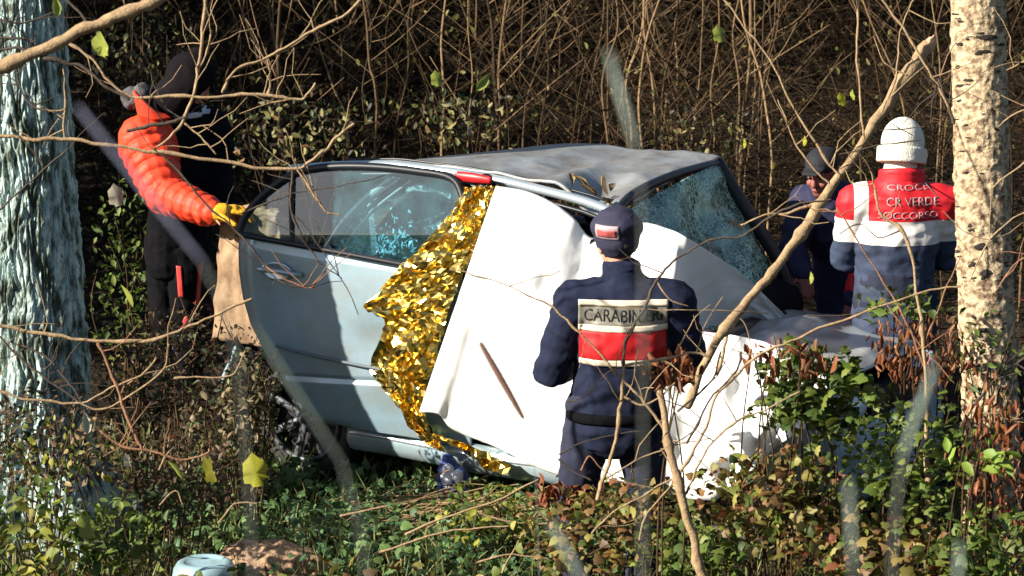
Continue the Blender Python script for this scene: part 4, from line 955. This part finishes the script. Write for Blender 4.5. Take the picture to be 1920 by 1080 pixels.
# ================================================================== LEAVES
def leaf_template(kind):
    if kind == 'ivy':
        o = [(0, -.42), (.2, -.46), (.44, -.34), (.40, -.08), (.40, .1), (.2, .28), (0, .58), (-.22, .26), (-.38, .12), (-.38, -.08), (-.46, -.32), (-.2, -.45)]
        V = [(0, 0, .07)] + [(x, y, -.10 * (abs(x) + abs(y)) + .035 * ((i % 2) * 2 - 1)) for i, (x, y) in enumerate(o)]; n = len(o)
        F = [(0, 1 + i, 1 + (i + 1) % n) for i in range(n)]
    elif kind == 'oval':
        V = [(0, -.5, 0), (.2, -.28, .08), (.27, 0, .09), (.17, .28, .07), (0, .55, -.08), (-.17, .28, .07), (-.27, 0, .09), (-.2, -.28, .08), (0, -.2, 0), (0, .15, .0)]
        F = [(0, 1, 8), (1, 2, 8), (2, 9, 8), (2, 3, 9), (3, 4, 9), (4, 5, 9), (5, 6, 9), (6, 8, 9), (6, 7, 8), (7, 0, 8)]
    elif kind == 'dead':
        V = [(0, -.5, 0), (.13, -.3, .12), (.17, 0, .2), (.1, .3, .14), (0, .55, .0), (-.1, .3, .16), (-.16, 0, .17), (-.12, -.3, .1), (0, -.2, -.03), (.02, .15, .02)]
        F = [(0, 1, 8), (1, 2, 8), (2, 9, 8), (2, 3, 9), (3, 4, 9), (4, 5, 9), (5, 6, 9), (6, 8, 9), (6, 7, 8), (7, 0, 8)]
    elif kind == 'ragged':
        V = [(0, 0, .05)]; rq_ = random.Random(3)
        for i in range(18):
            a = 2 * math.pi * i / 18; rad_ = (.36 + .16 * max(0, math.sin(a)) ** 2) * (1 + (.05 if i % 2 else -.04) + rq_.uniform(-.13, .1)); V.append((rad_ * math.cos(a), rad_ * math.sin(a) * 1.05, -.1 * abs(math.cos(a)) + rq_.uniform(-.05, .05)))
        F = [(0, 1 + i, 1 + (i + 1) % 18) for i in range(18)]
    else:  # blade of grass
        V = [(-.02, -.5, 0), (.02, -.5, 0), (-.018, -.1, .04), (.018, -.1, .04), (-.012, .25, .0), (.012, .25, .0), (0, .55, -.12)]
        F = [(0, 1, 3), (0, 3, 2), (2, 3, 5), (2, 5, 4), (4, 5, 6)]
    return np.array(V, float), np.array(F, int)
TPL = {k: leaf_template(k) for k in ('ivy', 'oval', 'dead', 'blade', 'ragged')}
def rots(n, mode):
    """rotation matrices: leaf lies in xy, points along +y"""
    az = rng.uniform(0, 2 * np.pi, n)
    if mode == 'hang': tilt = rng.normal(-1.25, .35, n); roll = rng.uniform(-np.pi, np.pi, n)
    elif mode == 'flat': tilt = rng.normal(0, .35, n); roll = rng.normal(0, .35, n)
    elif mode == 'up': tilt = rng.normal(1.15, .35, n); roll = rng.uniform(-np.pi, np.pi, n)
    elif mode == 'face': tilt = rng.normal(-.45, .5, n); roll = rng.normal(0, .6, n)
    else: tilt = rng.uniform(-1.4, 1.4, n); roll = rng.uniform(-np.pi, np.pi, n)
    ca, sa, ct, st, cr, sr = np.cos(az), np.sin(az), np.cos(tilt), np.sin(tilt), np.cos(roll), np.sin(roll); o = np.zeros(n); l = np.ones(n)
    Rz = np.stack([ca, -sa, o, sa, ca, o, o, o, l], -1).reshape(n, 3, 3); Rx = np.stack([l, o, o, o, ct, -st, o, st, ct], -1).reshape(n, 3, 3); Ry = np.stack([cr, o, sr, o, l, o, -sr, o, cr], -1).reshape(n, 3, 3)
    return Rz @ Rx @ Ry
def cloud_mesh(kind, pos, size, mode):
    V0, F0 = TPL[kind]; n = len(pos); Rm = rots(n, mode)
    V = np.einsum('nij,kj->nki', Rm, V0) * np.asarray(size).reshape(-1, 1, 1) + np.asarray(pos)[:, None, :]
    F = F0[None] + (np.arange(n) * len(V0))[:, None, None]
    return raw(V.reshape(-1, 3), F.reshape(-1, 3))
def twigs_mesh(pts, rad):
    """pts (n,m,3), rad (n,m): three-sided tubes"""
    n, m, _ = pts.shape
    t = np.gradient(pts, axis=1); t /= np.linalg.norm(t, axis=2, keepdims=True) + 1e-9
    ref = np.array([.31, .9, .2]); a = np.cross(t, ref); a /= np.linalg.norm(a, axis=2, keepdims=True) + 1e-9; b = np.cross(t, a)
    V = np.stack([pts + (a * math.cos(k) + b * math.sin(k)) * rad[..., None] for k in (0, 2.094, 4.189)], 2).reshape(-1, 3)
    F = []
    base = (np.arange(n) * m * 3)[:, None] + (np.arange(m - 1) * 3)[None]
    for k in range(3):
        k2 = (k + 1) % 3; F.append(np.stack([base + k, base + k2, base + 3 + k2, base + 3 + k], -1).reshape(-1, 4))
    return raw(V, np.concatenate(F))
def hg(xy): return np.array([hgt(x, y) for x, y in xy])

LM = {}
def lm(name, cols, trans=.25, rough=.55, isl=True, spec=.35):
    return mat(name, cols[0], rough, trans=trans, spec=spec, var=.28, scale=22, **({'island': cols} if isl else {'objrand': cols}))
GREEN = [(.035, .065, .012), (.075, .13, .02), (.13, .19, .03), (.05, .085, .02), (.20, .23, .04)]
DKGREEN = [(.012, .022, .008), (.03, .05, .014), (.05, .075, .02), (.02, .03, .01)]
YGREEN = [(.10, .14, .02), (.22, .24, .03), (.34, .32, .04), (.16, .18, .04), (.42, .36, .12)]
RUST = [(.10, .030, .014), (.24, .075, .028), (.34, .12, .045), (.13, .045, .02), (.38, .20, .09)]
TAN = [(.12, .08, .04), (.28, .19, .09), (.38, .28, .14), (.16, .10, .05)]
BROWN = [(.03, .02, .012), (.07, .045, .022), (.12, .075, .035), (.05, .03, .016)]
MIX = [(.05, .08, .02), (.14, .18, .03), (.26, .15, .06), (.09, .055, .025), (.32, .30, .07), (.20, .06, .03)]

# ---- thicket behind the car
def thicket():
    n = 6500; m = 6
    y = rng.uniform(2.6, 10, n); x = rng.uniform(-1, 1, n) * (16 + y) * .19
    z0 = hg(np.stack([x, y], 1)); start = np.stack([x, y, z0 + rng.uniform(0, 1.1, n) ** 1], 1)
    d = np.stack([rng.normal(0, .75, n), rng.normal(0, .4, n), rng.uniform(-.25, 1.1, n)], 1); d /= np.linalg.norm(d, axis=1, keepdims=True)
    ln = rng.uniform(.35, 1.5, n); s = np.linspace(0, 1, m)
    pts = start[:, None] + d[:, None] * (ln[:, None] * s)[..., None]
    pts += np.cumsum(rng.normal(0, .028, (n, m, 3)), axis=1); pts[..., 2] += -.12 * (s ** 2)[None] * ln[:, None] * rng.uniform(0, 1, n)[:, None]
    rad = (rng.uniform(.0014, .0042, n) * (1 + .8 * (rng.uniform(0, 1, n) > .93)))[:, None] * (1 - .6 * s)[None]
    tag(link('thicket_twigs', twigs_mesh(pts, rad), mat('thicket_shade_bark', (.2, .13, .07), .9, spec=.05, island=[(.005, .0035, .0025), (.012, .008, .005), (.035, .021, .011), (.007, .005, .003), (.006, .004, .003), (.15, .095, .05), (.012, .008, .005), (.008, .005, .003)])), 'dense tangle of bare brown twigs behind the car', 'undergrowth', kind='stuff')  # most twigs near black: the thicket's shade is put into their colour
    # leaves caught in the thicket; the brightest tones paint in sunlit flecks
    n = 15000; y = rng.uniform(2.4, 9.5, n); x = rng.uniform(-1, 1, n) * (16 + y) * .19
    z = hg(np.stack([x, y], 1)) + rng.uniform(0, 1, n) ** 1.6 * 1.5
    keep = rng.uniform(0, 1, n) < np.clip(1.0 - .22 * (x + 1.5), .25, 1)
    p = np.stack([x, y, z], 1)[keep]
    tag(link('thicket_leaves', cloud_mesh('oval', p, rng.uniform(.02, .055, len(p)), 'any'), lm('thicket_leaf', [(.02, .013, .008), (.05, .03, .015), (.02, .016, .008), (.14, .16, .04), (.34, .28, .11), (.03, .02, .01), (.22, .22, .05)], spec=.1), smooth=False), 'small brown and yellowing leaves in the thicket with sunlit flecks painted in', 'undergrowth', kind='stuff')
    # evergreen cover at the back, deep shade put into its near black colour
    n = 26000; y = rng.uniform(7.5, 12.5, n); x = rng.uniform(-1, 1, n) * (16 + y) * .2
    z = hg(np.stack([x, y], 1)) + rng.uniform(0, 1.8, n)
    tag(link('shade_toned_undergrowth', cloud_mesh('oval', np.stack([x, y, z], 1), rng.uniform(.05, .12, n), 'any'), lm('shade_toned_leaf', [(.006, .006, .004), (.016, .014, .008), (.028, .02, .012)], .0, rough=.95, spec=.02), smooth=False), 'undergrowth at the back of the wood with its shade painted near black', 'undergrowth', kind='stuff')
thicket()
# ---- litter, grass and ground cover
def scatter(n, x0, x1, y0, y1): return np.stack([rng.uniform(x0, x1, n), rng.uniform(y0, y1, n)], 1)
def ground_stuff():
    xy = scatter(9000, -4.2, 4.2, -4.5, 5); p = np.concatenate([xy, (hg(xy) + rng.uniform(.0, .03, len(xy)))[:, None]], 1)
    tag(link('leaf_litter', cloud_mesh('oval', p, rng.uniform(.03, .075, len(p)), 'flat'), lm('litter_leaf', BROWN + TAN[:2] + RUST[:2], .1, spec=.08), smooth=False), 'fallen brown leaves covering the wood floor', 'leaf litter', kind='stuff')
    xy = scatter(9000, -1.7, .9, -2.6, .2); xy = xy[np.hypot((xy[:, 0] + .4) / 1.3, (xy[:, 1] + 1.0) / 1.1) < 1 + .3 * rng.uniform(-1, 1, len(xy))]
    p = np.concatenate([xy, (hg(xy) + rng.uniform(0, 1, len(xy)) ** 1.5 * .16)[:, None]], 1)
    tag(link('ground_herbs', cloud_mesh('ivy', p, rng.uniform(.025, .065, len(p)), 'face'), lm('herb_leaf', [(.05, .12, .05), (.10, .20, .07), (.17, .27, .08), (.06, .12, .06)]), smooth=False), 'low green herbs growing beside the car', 'ground cover', kind='stuff')
    xy = scatter(9000, -3.4, 3.4, -4.2, .4); p = np.concatenate([xy, (hg(xy) + .06)[:, None]], 1)
    tag(link('grass', cloud_mesh('blade', p, rng.uniform(.12, .34, len(p)), 'up'), lm('grass_blade', [(.05, .09, .02), (.12, .16, .04), (.3, .25, .11), (.08, .12, .03)]), smooth=False), 'sparse green and straw coloured grass in front', 'grass', kind='stuff')
    # bramble cover on the bank towards the road
    xy = scatter(9000, -2.6, 2.6, -6.5, -2.6); p = np.concatenate([xy, (hg(xy) + rng.uniform(0, 1, len(xy)) ** 1.3 * .3)[:, None]], 1)
    tag(link('bank_ivy', cloud_mesh('ivy', p, rng.uniform(.03, .07, len(p)), 'face'), lm('bank_leaf', MIX), smooth=False), 'ivy and bramble cover on the bank', 'ground cover', kind='stuff')
ground_stuff()

stemm = mat('bramble_stem', (.07, .045, .025), .85, var=.4, scale=20, spec=.1)
# ---- bushes: stems, leaves one by one, and a mass of small leaves
LEAFMESH = {}
def leafmesh(kind, v):
    k = (kind, v)
    if k not in LEAFMESH:
        V0, F0 = TPL[kind]; r_ = np.random.default_rng(v * 13 + len(kind)); V = V0 + r_.normal(0, .025, V0.shape)
        LEAFMESH[k] = raw(V, F0)
    return LEAFMESH[k]
def bush(label, cx, cy, d, rx, ry, kind, cols, mode, nobj, nsm, size, cat='bush', group=None, name='bush', depth=None, stems=8, stemmat=None, small=None, holes=.0, trans=.25):
    c = P(cx, cy, d); k = d / FPX; rx *= k; ry *= k; rd = depth or max(.15, min(.45, rx))
    gz = hgt(c.x, c.y); t = thing(name, label, cat, (c.x, c.y, gz), group)
    r_ = random.Random(int(cx * 7 + cy)); tips = []
    sp_ = []
    for i in range(stems):
        a = r_.uniform(0, 6.28); e = c + Vector((rx * .9 * math.cos(a) * r_.random() ** .4, rd * math.sin(a) * .9, ry * r_.uniform(-.5, .95)))
        b = Vector((c.x + r_.uniform(-.3, .3) * rx, c.y + r_.uniform(-.3, .3) * rd, gz - .02)); mid = b.lerp(e, .55) + Vector((r_.uniform(-.1, .1), r_.uniform(-.05, .05), .1))
        pts = catmull([b, mid, e], 5); sp_.append(tube(pts, list(np.linspace(.006, .0025, len(pts))), 5)); tips.append(pts)
    for v, f in sp_: link('stem', pyd(v, f), stemmat or stemm, t)
    n = nobj + nsm
    dirs = rng.normal(0, 1, (n, 3)); dirs /= np.linalg.norm(dirs, axis=1, keepdims=True); rr = rng.uniform(.15, 1, n) ** .5
    rr *= 1 + .25 * np.sin(dirs[:, 0] * 5 + cx) * np.cos(dirs[:, 2] * 6 + cy)
    pos = np.array(c) + dirs * rr[:, None] * np.array([rx, rd, ry])
    gl = hg(pos[:, :2]) + .01; pos[:, 2] = np.maximum(pos[:, 2], gl + rng.uniform(0, .05, n))
    order = np.argsort(pos[:, 1]); pos = pos[order]               # the nearest leaves become single objects
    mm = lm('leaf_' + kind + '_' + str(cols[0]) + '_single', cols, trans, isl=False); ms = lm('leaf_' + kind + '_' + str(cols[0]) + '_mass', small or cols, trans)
    Rm = rots(nobj, mode); sz = rng.uniform(size[0], size[1], n)
    for i in range(nobj):
        me = leafmesh(kind, i % 5); o = bpy.data.objects.new('leaf', me); C.objects.link(o)
        if not me.materials: me.materials.append(None)
        o.material_slots[0].link = 'OBJECT'; o.material_slots[0].material = mm
        M4 = Matrix.Translation(Vector(pos[i]) - t.location) @ Matrix(Rm[i].tolist()).to_4x4() @ Matrix.Scale(float(sz[i]), 4)
        o.parent = t; o.matrix_local = M4
    if nsm:
        o = link('small_leaves', cloud_mesh(kind, pos[nobj:], sz[nobj:] * .75, mode), ms, t, smooth=False); o['kind'] = 'stuff'
    return t
FG = 'bushes in front of the car'
bush('yellow green leafy bush in the bottom left corner', 70, 1000, 12.6, 150, 90, 'oval', YGREEN, 'face', 80, 260, (.045, .085), group=FG, small=GREEN)
bush('low green bramble right of the bottom left corner bush', 225, 1010, 12.9, 110, 80, 'oval', GREEN, 'face', 70, 220, (.04, .075), group=FG)
bush('pale dry weeds at the foot of the big trunk', 105, 850, 13.4, 130, 75, 'oval', TAN + YGREEN[:3], 'any', 70, 160, (.03, .055), group=FG)
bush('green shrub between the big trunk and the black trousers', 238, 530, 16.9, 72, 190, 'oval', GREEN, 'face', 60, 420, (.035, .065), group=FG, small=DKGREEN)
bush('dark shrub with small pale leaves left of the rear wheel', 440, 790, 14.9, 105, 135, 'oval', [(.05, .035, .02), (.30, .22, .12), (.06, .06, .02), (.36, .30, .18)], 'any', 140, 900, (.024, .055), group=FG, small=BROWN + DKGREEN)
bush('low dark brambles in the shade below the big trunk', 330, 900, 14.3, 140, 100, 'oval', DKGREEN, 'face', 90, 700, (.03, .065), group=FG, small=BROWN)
bush('sunlit low green herbs under the white sheet', 930, 960, 14.5, 140, 45, 'ivy', YGREEN[:3] + GREEN, 'face', 90, 330, (.028, .055), group=FG)
bush('mixed green and brown brambles before the officer', 1130, 1010, 13.0, 170, 75, 'ivy', MIX + YGREEN[:1], 'face', 120, 460, (.035, .065), group=FG)
bush('bright green ivy clump over the crumpled sheet', 1530, 735, 12.8, 125, 92, 'ivy', GREEN + [(.14, .19, .03)], 'face', 190, 420, (.04, .075), group=FG, cat='ivy', name='ivy_clump')
bush('rust brown dead leaves hanging above the ivy clump', 1475, 672, 12.7, 95, 42, 'dead', RUST, 'hang', 50, 20, (.04, .08), group=FG)
bush('dead brown leaves hanging beside the officer sleeve', 1262, 690, 12.1, 62, 34, 'dead', RUST, 'hang', 45, 20, (.045, .09), group=FG, stems=3)
bush('rust leaved bush at the left foot of the birch', 1725, 660, 12.7, 110, 85, 'dead', RUST, 'hang', 110, 200, (.03, .062), group=FG)
bush('small green leafy bush before the white capped rescuer', 1690, 575, 12.9, 90, 40, 'oval', GREEN, 'face', 50, 60, (.035, .065), group=FG)
bush('green and rust brambles under the birch', 1700, 860, 12.5, 175, 115, 'ivy', GREEN[:3] + MIX + RUST[:2], 'face', 150, 520, (.032, .062), group=FG)
bush('yellow green ivy bank below the crumpled sheet', 1450, 930, 12.7, 165, 95, 'ivy', MIX + YGREEN[:2], 'face', 180, 520, (.035, .068), group=FG)
bush('ivy and dead leaves along the bottom right', 1640, 1035, 12.3, 210, 80, 'ivy', MIX, 'face', 150, 520, (.035, .07), group=FG)
bush('tall rust leaved bush in the bottom right corner', 1870, 900, 12.3, 85, 215, 'dead', RUST + TAN[:2], 'hang', 140, 220, (.032, .07), group=FG)
bush('sparse round light green leaves before the birch foot', 1845, 855, 12.0, 75, 55, 'oval', [(.14, .24, .03), (.24, .34, .05), (.2, .28, .04)], 'face', 22, 0, (.055, .08), group=FG, stems=4)
bush('green brambles at the foot of the cut sapling', 1300, 1040, 12.5, 120, 60, 'ivy', GREEN, 'face', 80, 160, (.035, .065), group=FG)
bush('red brown dead bracken by the officer legs', 1050, 925, 13.6, 60, 28, 'dead', [(.22, .05, .02), (.3, .09, .04), (.16, .05, .02)], 'any', 40, 60, (.04, .08), group=FG, stems=3)

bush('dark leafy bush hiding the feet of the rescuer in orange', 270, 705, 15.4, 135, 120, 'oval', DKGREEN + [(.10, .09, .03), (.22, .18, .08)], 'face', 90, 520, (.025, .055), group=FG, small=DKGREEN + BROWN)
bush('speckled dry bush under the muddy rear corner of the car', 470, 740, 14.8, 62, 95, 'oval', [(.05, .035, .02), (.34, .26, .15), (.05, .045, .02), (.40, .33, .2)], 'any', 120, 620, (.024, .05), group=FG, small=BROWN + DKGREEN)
bush('loose green briar spreading in front of the birch', 1840, 690, 12.6, 95, 120, 'oval', GREEN + TAN[:1], 'face', 50, 60, (.03, .055), group=FG)
bush('leafy green bank in the bottom right corner', 1850, 1030, 12.0, 130, 75, 'ivy', GREEN + MIX[2:4], 'face', 90, 260, (.032, .065), group=FG)
BGL = [(.12, .09, .035), (.30, .27, .10), (.05, .06, .02), (.42, .36, .17), (.10, .13, .03), (.26, .14, .06)]
bush('yellowing speckled bush behind the open car door', 560, 245, 18.0, 170, 75, 'oval', BGL, 'any', 130, 420, (.03, .065), group='yellowing bushes behind the car', depth=.5, small=BGL[:1] + DKGREEN + BROWN)
bush('pale leaved bush behind the rear of the roof', 860, 215, 18.6, 110, 70, 'oval', BGL, 'any', 60, 200, (.03, .07), group='yellowing bushes behind the car', depth=.5, small=BROWN + BGL[:2])
bush('sparse leafy bush behind the windscreen and tallest sapling', 1320, 250, 18.8, 140, 50, 'oval', BGL + DKGREEN, 'any', 50, 200, (.025, .055), group='yellowing bushes behind the car', depth=.4, small=BROWN + DKGREEN)
bush('dim leafy bush above the rescuer in orange', 260, 90, 18.4, 130, 70, 'oval', BGL[:3], 'any', 60, 260, (.025, .055), group='yellowing bushes behind the car', depth=.5, small=BROWN + DKGREEN)
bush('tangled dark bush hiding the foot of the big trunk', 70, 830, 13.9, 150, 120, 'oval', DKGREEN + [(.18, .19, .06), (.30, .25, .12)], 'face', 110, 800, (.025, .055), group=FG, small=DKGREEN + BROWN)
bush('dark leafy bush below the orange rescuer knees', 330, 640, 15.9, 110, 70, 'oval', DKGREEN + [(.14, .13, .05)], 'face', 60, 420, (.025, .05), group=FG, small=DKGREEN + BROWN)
bush('leafy bramble around the lower legs of the officer', 1190, 945, 12.9, 130, 50, 'ivy', MIX + DKGREEN, 'face', 80, 220, (.03, .06), group=FG)
# ---- single leaves that stand out
big = thing('yellow_leaves', 'large yellow and lime leaves left hanging on thin twigs', 'leaves', pb_(440, 900, 13.4))
sl_ = lm('yellow_leaf', [(.42, .42, .03), (.5, .46, .05), (.34, .38, .03)], .3, isl=False)
def oneleaf(x, y, d, s, kind='ivy', m=None, rx=-.9, rz=0, ry=0):
    p = P(x, y, d); me = leafmesh(kind, 1); o = bpy.data.objects.new('leaf', me); C.objects.link(o)
    if not me.materials: me.materials.append(None)
    o.material_slots[0].link = 'OBJECT'; o.material_slots[0].material = m or sl_
    from mathutils import Euler
    o.parent = big; o.matrix_local = Matrix.Translation(p - big.location) @ Euler((R(90) + rx, ry, rz)).to_matrix().to_4x4() @ Matrix.Scale(s, 4)
lg = lm('lime_leaf', [(.3, .36, .06), (.36, .4, .08)], .3, isl=False); pl = lm('pale_leaf', [(.5, .5, .36), (.55, .5, .38)], .3, isl=False)
for a in ((480, 888, 13.4, .15, 'ragged', None, -.2, .2, 0), (396, 884, 13.4, .13, 'ragged', None, -.3, 1.3, 0), (330, 882, 13.4, .1, 'oval', lg, -.6, 1.5, 0), (190, 88, 11.2, .1, 'ragged', lg, -.2, 2.6, 0), (106, 14, 11.0, .07, 'oval', lg, -.1, .3, 0), (1350, 66, 18.4, .11, 'ragged', lg, -.2, .5, 0), (1580, 188, 12.8, .06, 'ragged', None, -.3, .7, 0), (1600, 180, 12.8, .05, 'ragged', lg, -.2, 2, 0), (905, 156, 18.3, .12, 'oval', lg, -.1, .2, .8), (162, 795, 12.3, .085, 'oval', pl, -.2, .3, 0), (240, 556, 15.9, .13, 'oval', lg, -.4, 1.9, 0), (220, 370, 15.9, .12, 'ragged', pl, -.2, .5, 0), (820, 150, 18.5, .1, 'ragged', lg, -.2, .4, 0), (1370, 245, 18.5, .07, 'oval', lg, -.1, 1, 0), (880, 245, 18.5, .07, 'oval', pl, 0, .5, 0), (240, 865, 12.6, .06, 'ragged', pl, -.2, 1, 0), (165, 990, 12.4, .11, 'ragged', lg, -.4, .8, 0), (1520, 522, 12.5, .05, 'oval', lg, 0, 2.2, 0), (1395, 270, 18.5, .06, 'oval', None, 0, 2.2, 0), (1508, 265, 18.3, .06, 'oval', sl_, 0, 2.4, 0), (1190, 420, 18, .05, 'oval', None, 0, 0, 0)): oneleaf(*a)
# dead leaves caught on the car roof and bonnet
rl = thing('fallen_leaves', 'dry tan leaves lying in the crease of the roof', 'leaves', CW(1.3, -.25, 1.6))
for i, (x, y) in enumerate(((1072, 338), (1090, 342), (1102, 356), (1140, 372), (1148, 352), (1142, 390), (1135, 345))):
    p = CW(0, 0, 0); o = onplane(x, y, car_w + c_sd * -.24, c_sd); me = leafmesh('dead', i % 5); ob = bpy.data.objects.new('leaf', me); C.objects.link(ob)
    ob.material_slots[0].link = 'OBJECT'; ob.material_slots[0].material = lm('tan_leaf', TAN, .2, isl=False); ob.parent = rl
    ob.matrix_local = Matrix.Translation(o - rl.location) @ Matrix(rots(1, 'flat' if i < 3 else 'any')[0].tolist()).to_4x4() @ Matrix.Scale(.1, 4)

# ---- brushwood heap
hp_ = thing('brushwood_heap', 'heap of dry brown sticks and straw in the middle foreground', 'brushwood', G(860, 1000))
n = 420; xy = np.stack([rng.normal(0, .22, n), rng.normal(0, .16, n)], 1); g0 = np.array(G(860, 1005))
st = np.stack([g0[0] + xy[:, 0], g0[1] + xy[:, 1], np.abs(rng.normal(.05, .07, n)) + hgt(g0[0], g0[1])], 1); an = rng.normal(.35, .5, n); dd = np.stack([np.cos(an), np.sin(an) * .5, rng.normal(.12, .15, n)], 1)
s = np.linspace(-.5, .5, 5); pts = st[:, None] + dd[:, None] * (rng.uniform(.2, .55, n)[:, None] * s)[..., None] + rng.normal(0, .008, (n, 5, 3))
o = link('sticks', twigs_mesh(pts, np.repeat(rng.uniform(.0015, .005, n)[:, None], 5, 1)), mat('dry_stick', (.25, .16, .08), .85, island=[(.1, .06, .03), (.28, .18, .09), (.4, .28, .14), (.18, .11, .05)]), hp_); o['kind'] = 'stuff'
for pp, a, b in (([(1000, 950), (1040, 990), (1060, 1040)], .006, .004), ([(760, 1000), (900, 950), (1010, 900)], .005, .004), ([(700, 1040), (830, 1000), (960, 985)], .006, .004), ([(640, 970), (690, 955), (725, 950)], .007, .005), ([(900, 960), (1000, 985), (1080, 960)], .005, .003), ([(940, 1075), (980, 1000), (1010, 960)], .005, .003), ([(880, 1060), (960, 1040), (1040, 1050)], .006, .004)): branch(hp_, pp, 13.9, a, b, twigm, 'stick')

# ---- stump and tub at the bottom edge
c = G(510, 1095); st_ = thing('stump', 'rough tan stump with peeling bark at the bottom edge', 'stump', c)
sm_ = remesh([ellipsoid(c + Vector((0, 0, .0)), (.27, .22, .19), 24, 14), ellipsoid(c + Vector((-.1, .02, .06)), (.16, .14, .13)), ellipsoid(c + Vector((.12, -.03, .03)), (.15, .14, .12))], .009, 2, .022, 9)
link('stump_wood', sm_, mat('stump_wood', (.40, .26, .16), .9, col2=(.12, .07, .04), scale=16, bump=.9, bscale=30, dist=.03), st_)
for i in range(9):
    a = -2.6 + i * .26; p = c + Vector((.25 * math.cos(a), .2 * math.sin(a), .08)); link('bark_flake', pyd(*tube([p + Vector((0, 0, -.08)), p, p + Vector((-.02, .01, .06))], [.02, .028, .012], 6, ry=[.007] * 3)), mat('stump_bark', (.2, .12, .075), .9, var=.5, scale=30), st_)
c = G(385, 1130); tb_ = thing('plastic_tub', 'upturned pale blue plastic tub beside the stump', 'tub', c)
prof = [(.17, 0), (.172, .02), (.155, .022), (.15, .08), (.14, .14), (.125, .165), (.1, .178), (.09, .17), (.05, .168), (.0, .168)]
V = []; F = []
for k in range(40):
    for r0, z0 in prof: a = 2 * math.pi * k / 40; V.append(c + Vector((r0 * math.cos(a), r0 * math.sin(a), z0 + .02)))
m = len(prof)
for k in range(40):
    for j in range(m - 1): F.append((k * m + j, ((k + 1) % 40) * m + j, ((k + 1) % 40) * m + j + 1, k * m + j + 1))
link('tub_body', pyd(V, F), mat('pale_blue_plastic', (.30, .46, .52), .45, col2=(.16, .24, .24), scale=7), tb_)
pts = [c + Vector((.173 * math.cos(a), .173 * math.sin(a), .03)) for a in np.linspace(0, 2 * math.pi, 41)]; link('rim', pyd(*tube(pts, [.008] * 41, 6)), mat('tub_rim', (.1, .2, .42), .4), tb_)

# ---- tall dry stalks close to the camera, thrown out of focus
stm = mat('dry_stalk', (.22, .24, .22), .8, var=.3); sdm = mat('blue_grey_seed_head', (.20, .21, .30), .8, col2=(.12, .13, .2), scale=40); sdg = mat('green_grey_seed_head', (.24, .30, .26), .8, var=.3, scale=40); sdb = mat('brown_seed_head', (.16, .08, .06), .8, var=.3, scale=40)
for (x0, y0, x1, y1, d, r0, m_, lb) in ((148, 202, 380, 490, 4.6, .0085, sdm, 'blurred blue grey grass head slanting before the big trunk'), (1142, 100, 1192, 272, 4.4, .010, sdg, 'blurred pale grass head above the car roof'), (475, 610, 640, 865, 4.6, .0042, sdg, 'blurred thin green blade in front of the rear wheel'), (1752, 690, 1694, 850, 4.6, .0095, sdg, 'blurred grey green grass head left of the birch foot'), (1592, 905, 1600, 1062, 4.4, .008, sdg, 'blurred upright grass head near the bottom right'), (1035, 985, 1100, 1100, 4.6, .010, sdg, 'blurred green blade at the bottom edge below the officer'), (1800, 1020, 1796, 1110, 4.5, .008, sdg, 'blurred grass head at the bottom edge under the birch'), (902, 645, 980, 782, 7.5, .009, sdb, 'short brown twig tip standing out before the white sheet')):
    if d < 6: r0 *= .25; d *= .58
    a = P(x0, y0, d); b = P(x1, y1, d); top, low = (a, b) if a.z > b.z else (b, a)
    dv = (low - top); hd = Vector((dv.x, 0, 0)); g = Vector((low.x + dv.x * .5, low.y - .02, 0)); g.z = hgt(g.x, g.y)
    t = thing('tall_grass_stalk', lb, 'grass', g, 'out of focus stalks near the camera')
    pts = catmull([top, top.lerp(low, .5), low], 5); rr = [r0 * (.45 + .55 * math.sin(math.pi * (.12 + .8 * i / 10))) for i in range(11)]
    link('seed_head', pyd(*tube(pts, rr, 8)), m_, t); q_ = catmull([low, low + dv * .35 + Vector((0, 0, -.15)), g], 5); link('stem', pyd(*tube(q_, [.0009] * len(q_), 5)), stm, t)

# ---- evergreens added to the left, out of the picture, to shade the thicket
for (x, y, h_) in ((-5.4, 1.2, 3.6), (-5.8, 2.6, 4.4), (-5.2, 3.9, 4.0), (-6.4, 5.4, 5.0), (-6.8, 7.2, 5.0), (-7.5, 3.4, 5.2)):
    gz = hgt(x, y); t = thing('shade_evergreen', 'unseen dark evergreen added left of the thicket to shade it', 'tree', (x, y, gz), 'added shade evergreens left of the thicket')
    link('trunk', pyd(*tube([Vector((x, y, gz - .1)), Vector((x + .05, y, gz + h_ * .5)), Vector((x, y, gz + h_))], [.12, .09, .03], 8)), twigd, t)
    n = 2600; dr = rng.normal(0, 1, (n, 3)); dr /= np.linalg.norm(dr, axis=1, keepdims=True); pos = np.array((x, y, gz + h_ * .55)) + dr * (rng.uniform(.1, 1, n) ** .5)[:, None] * np.array((.95, .95, h_ * .5))
    o = link('crown', cloud_mesh('oval', pos, rng.uniform(.1, .2, n), 'any'), lm('evergreen_leaf', DKGREEN, .1), t, smooth=False)
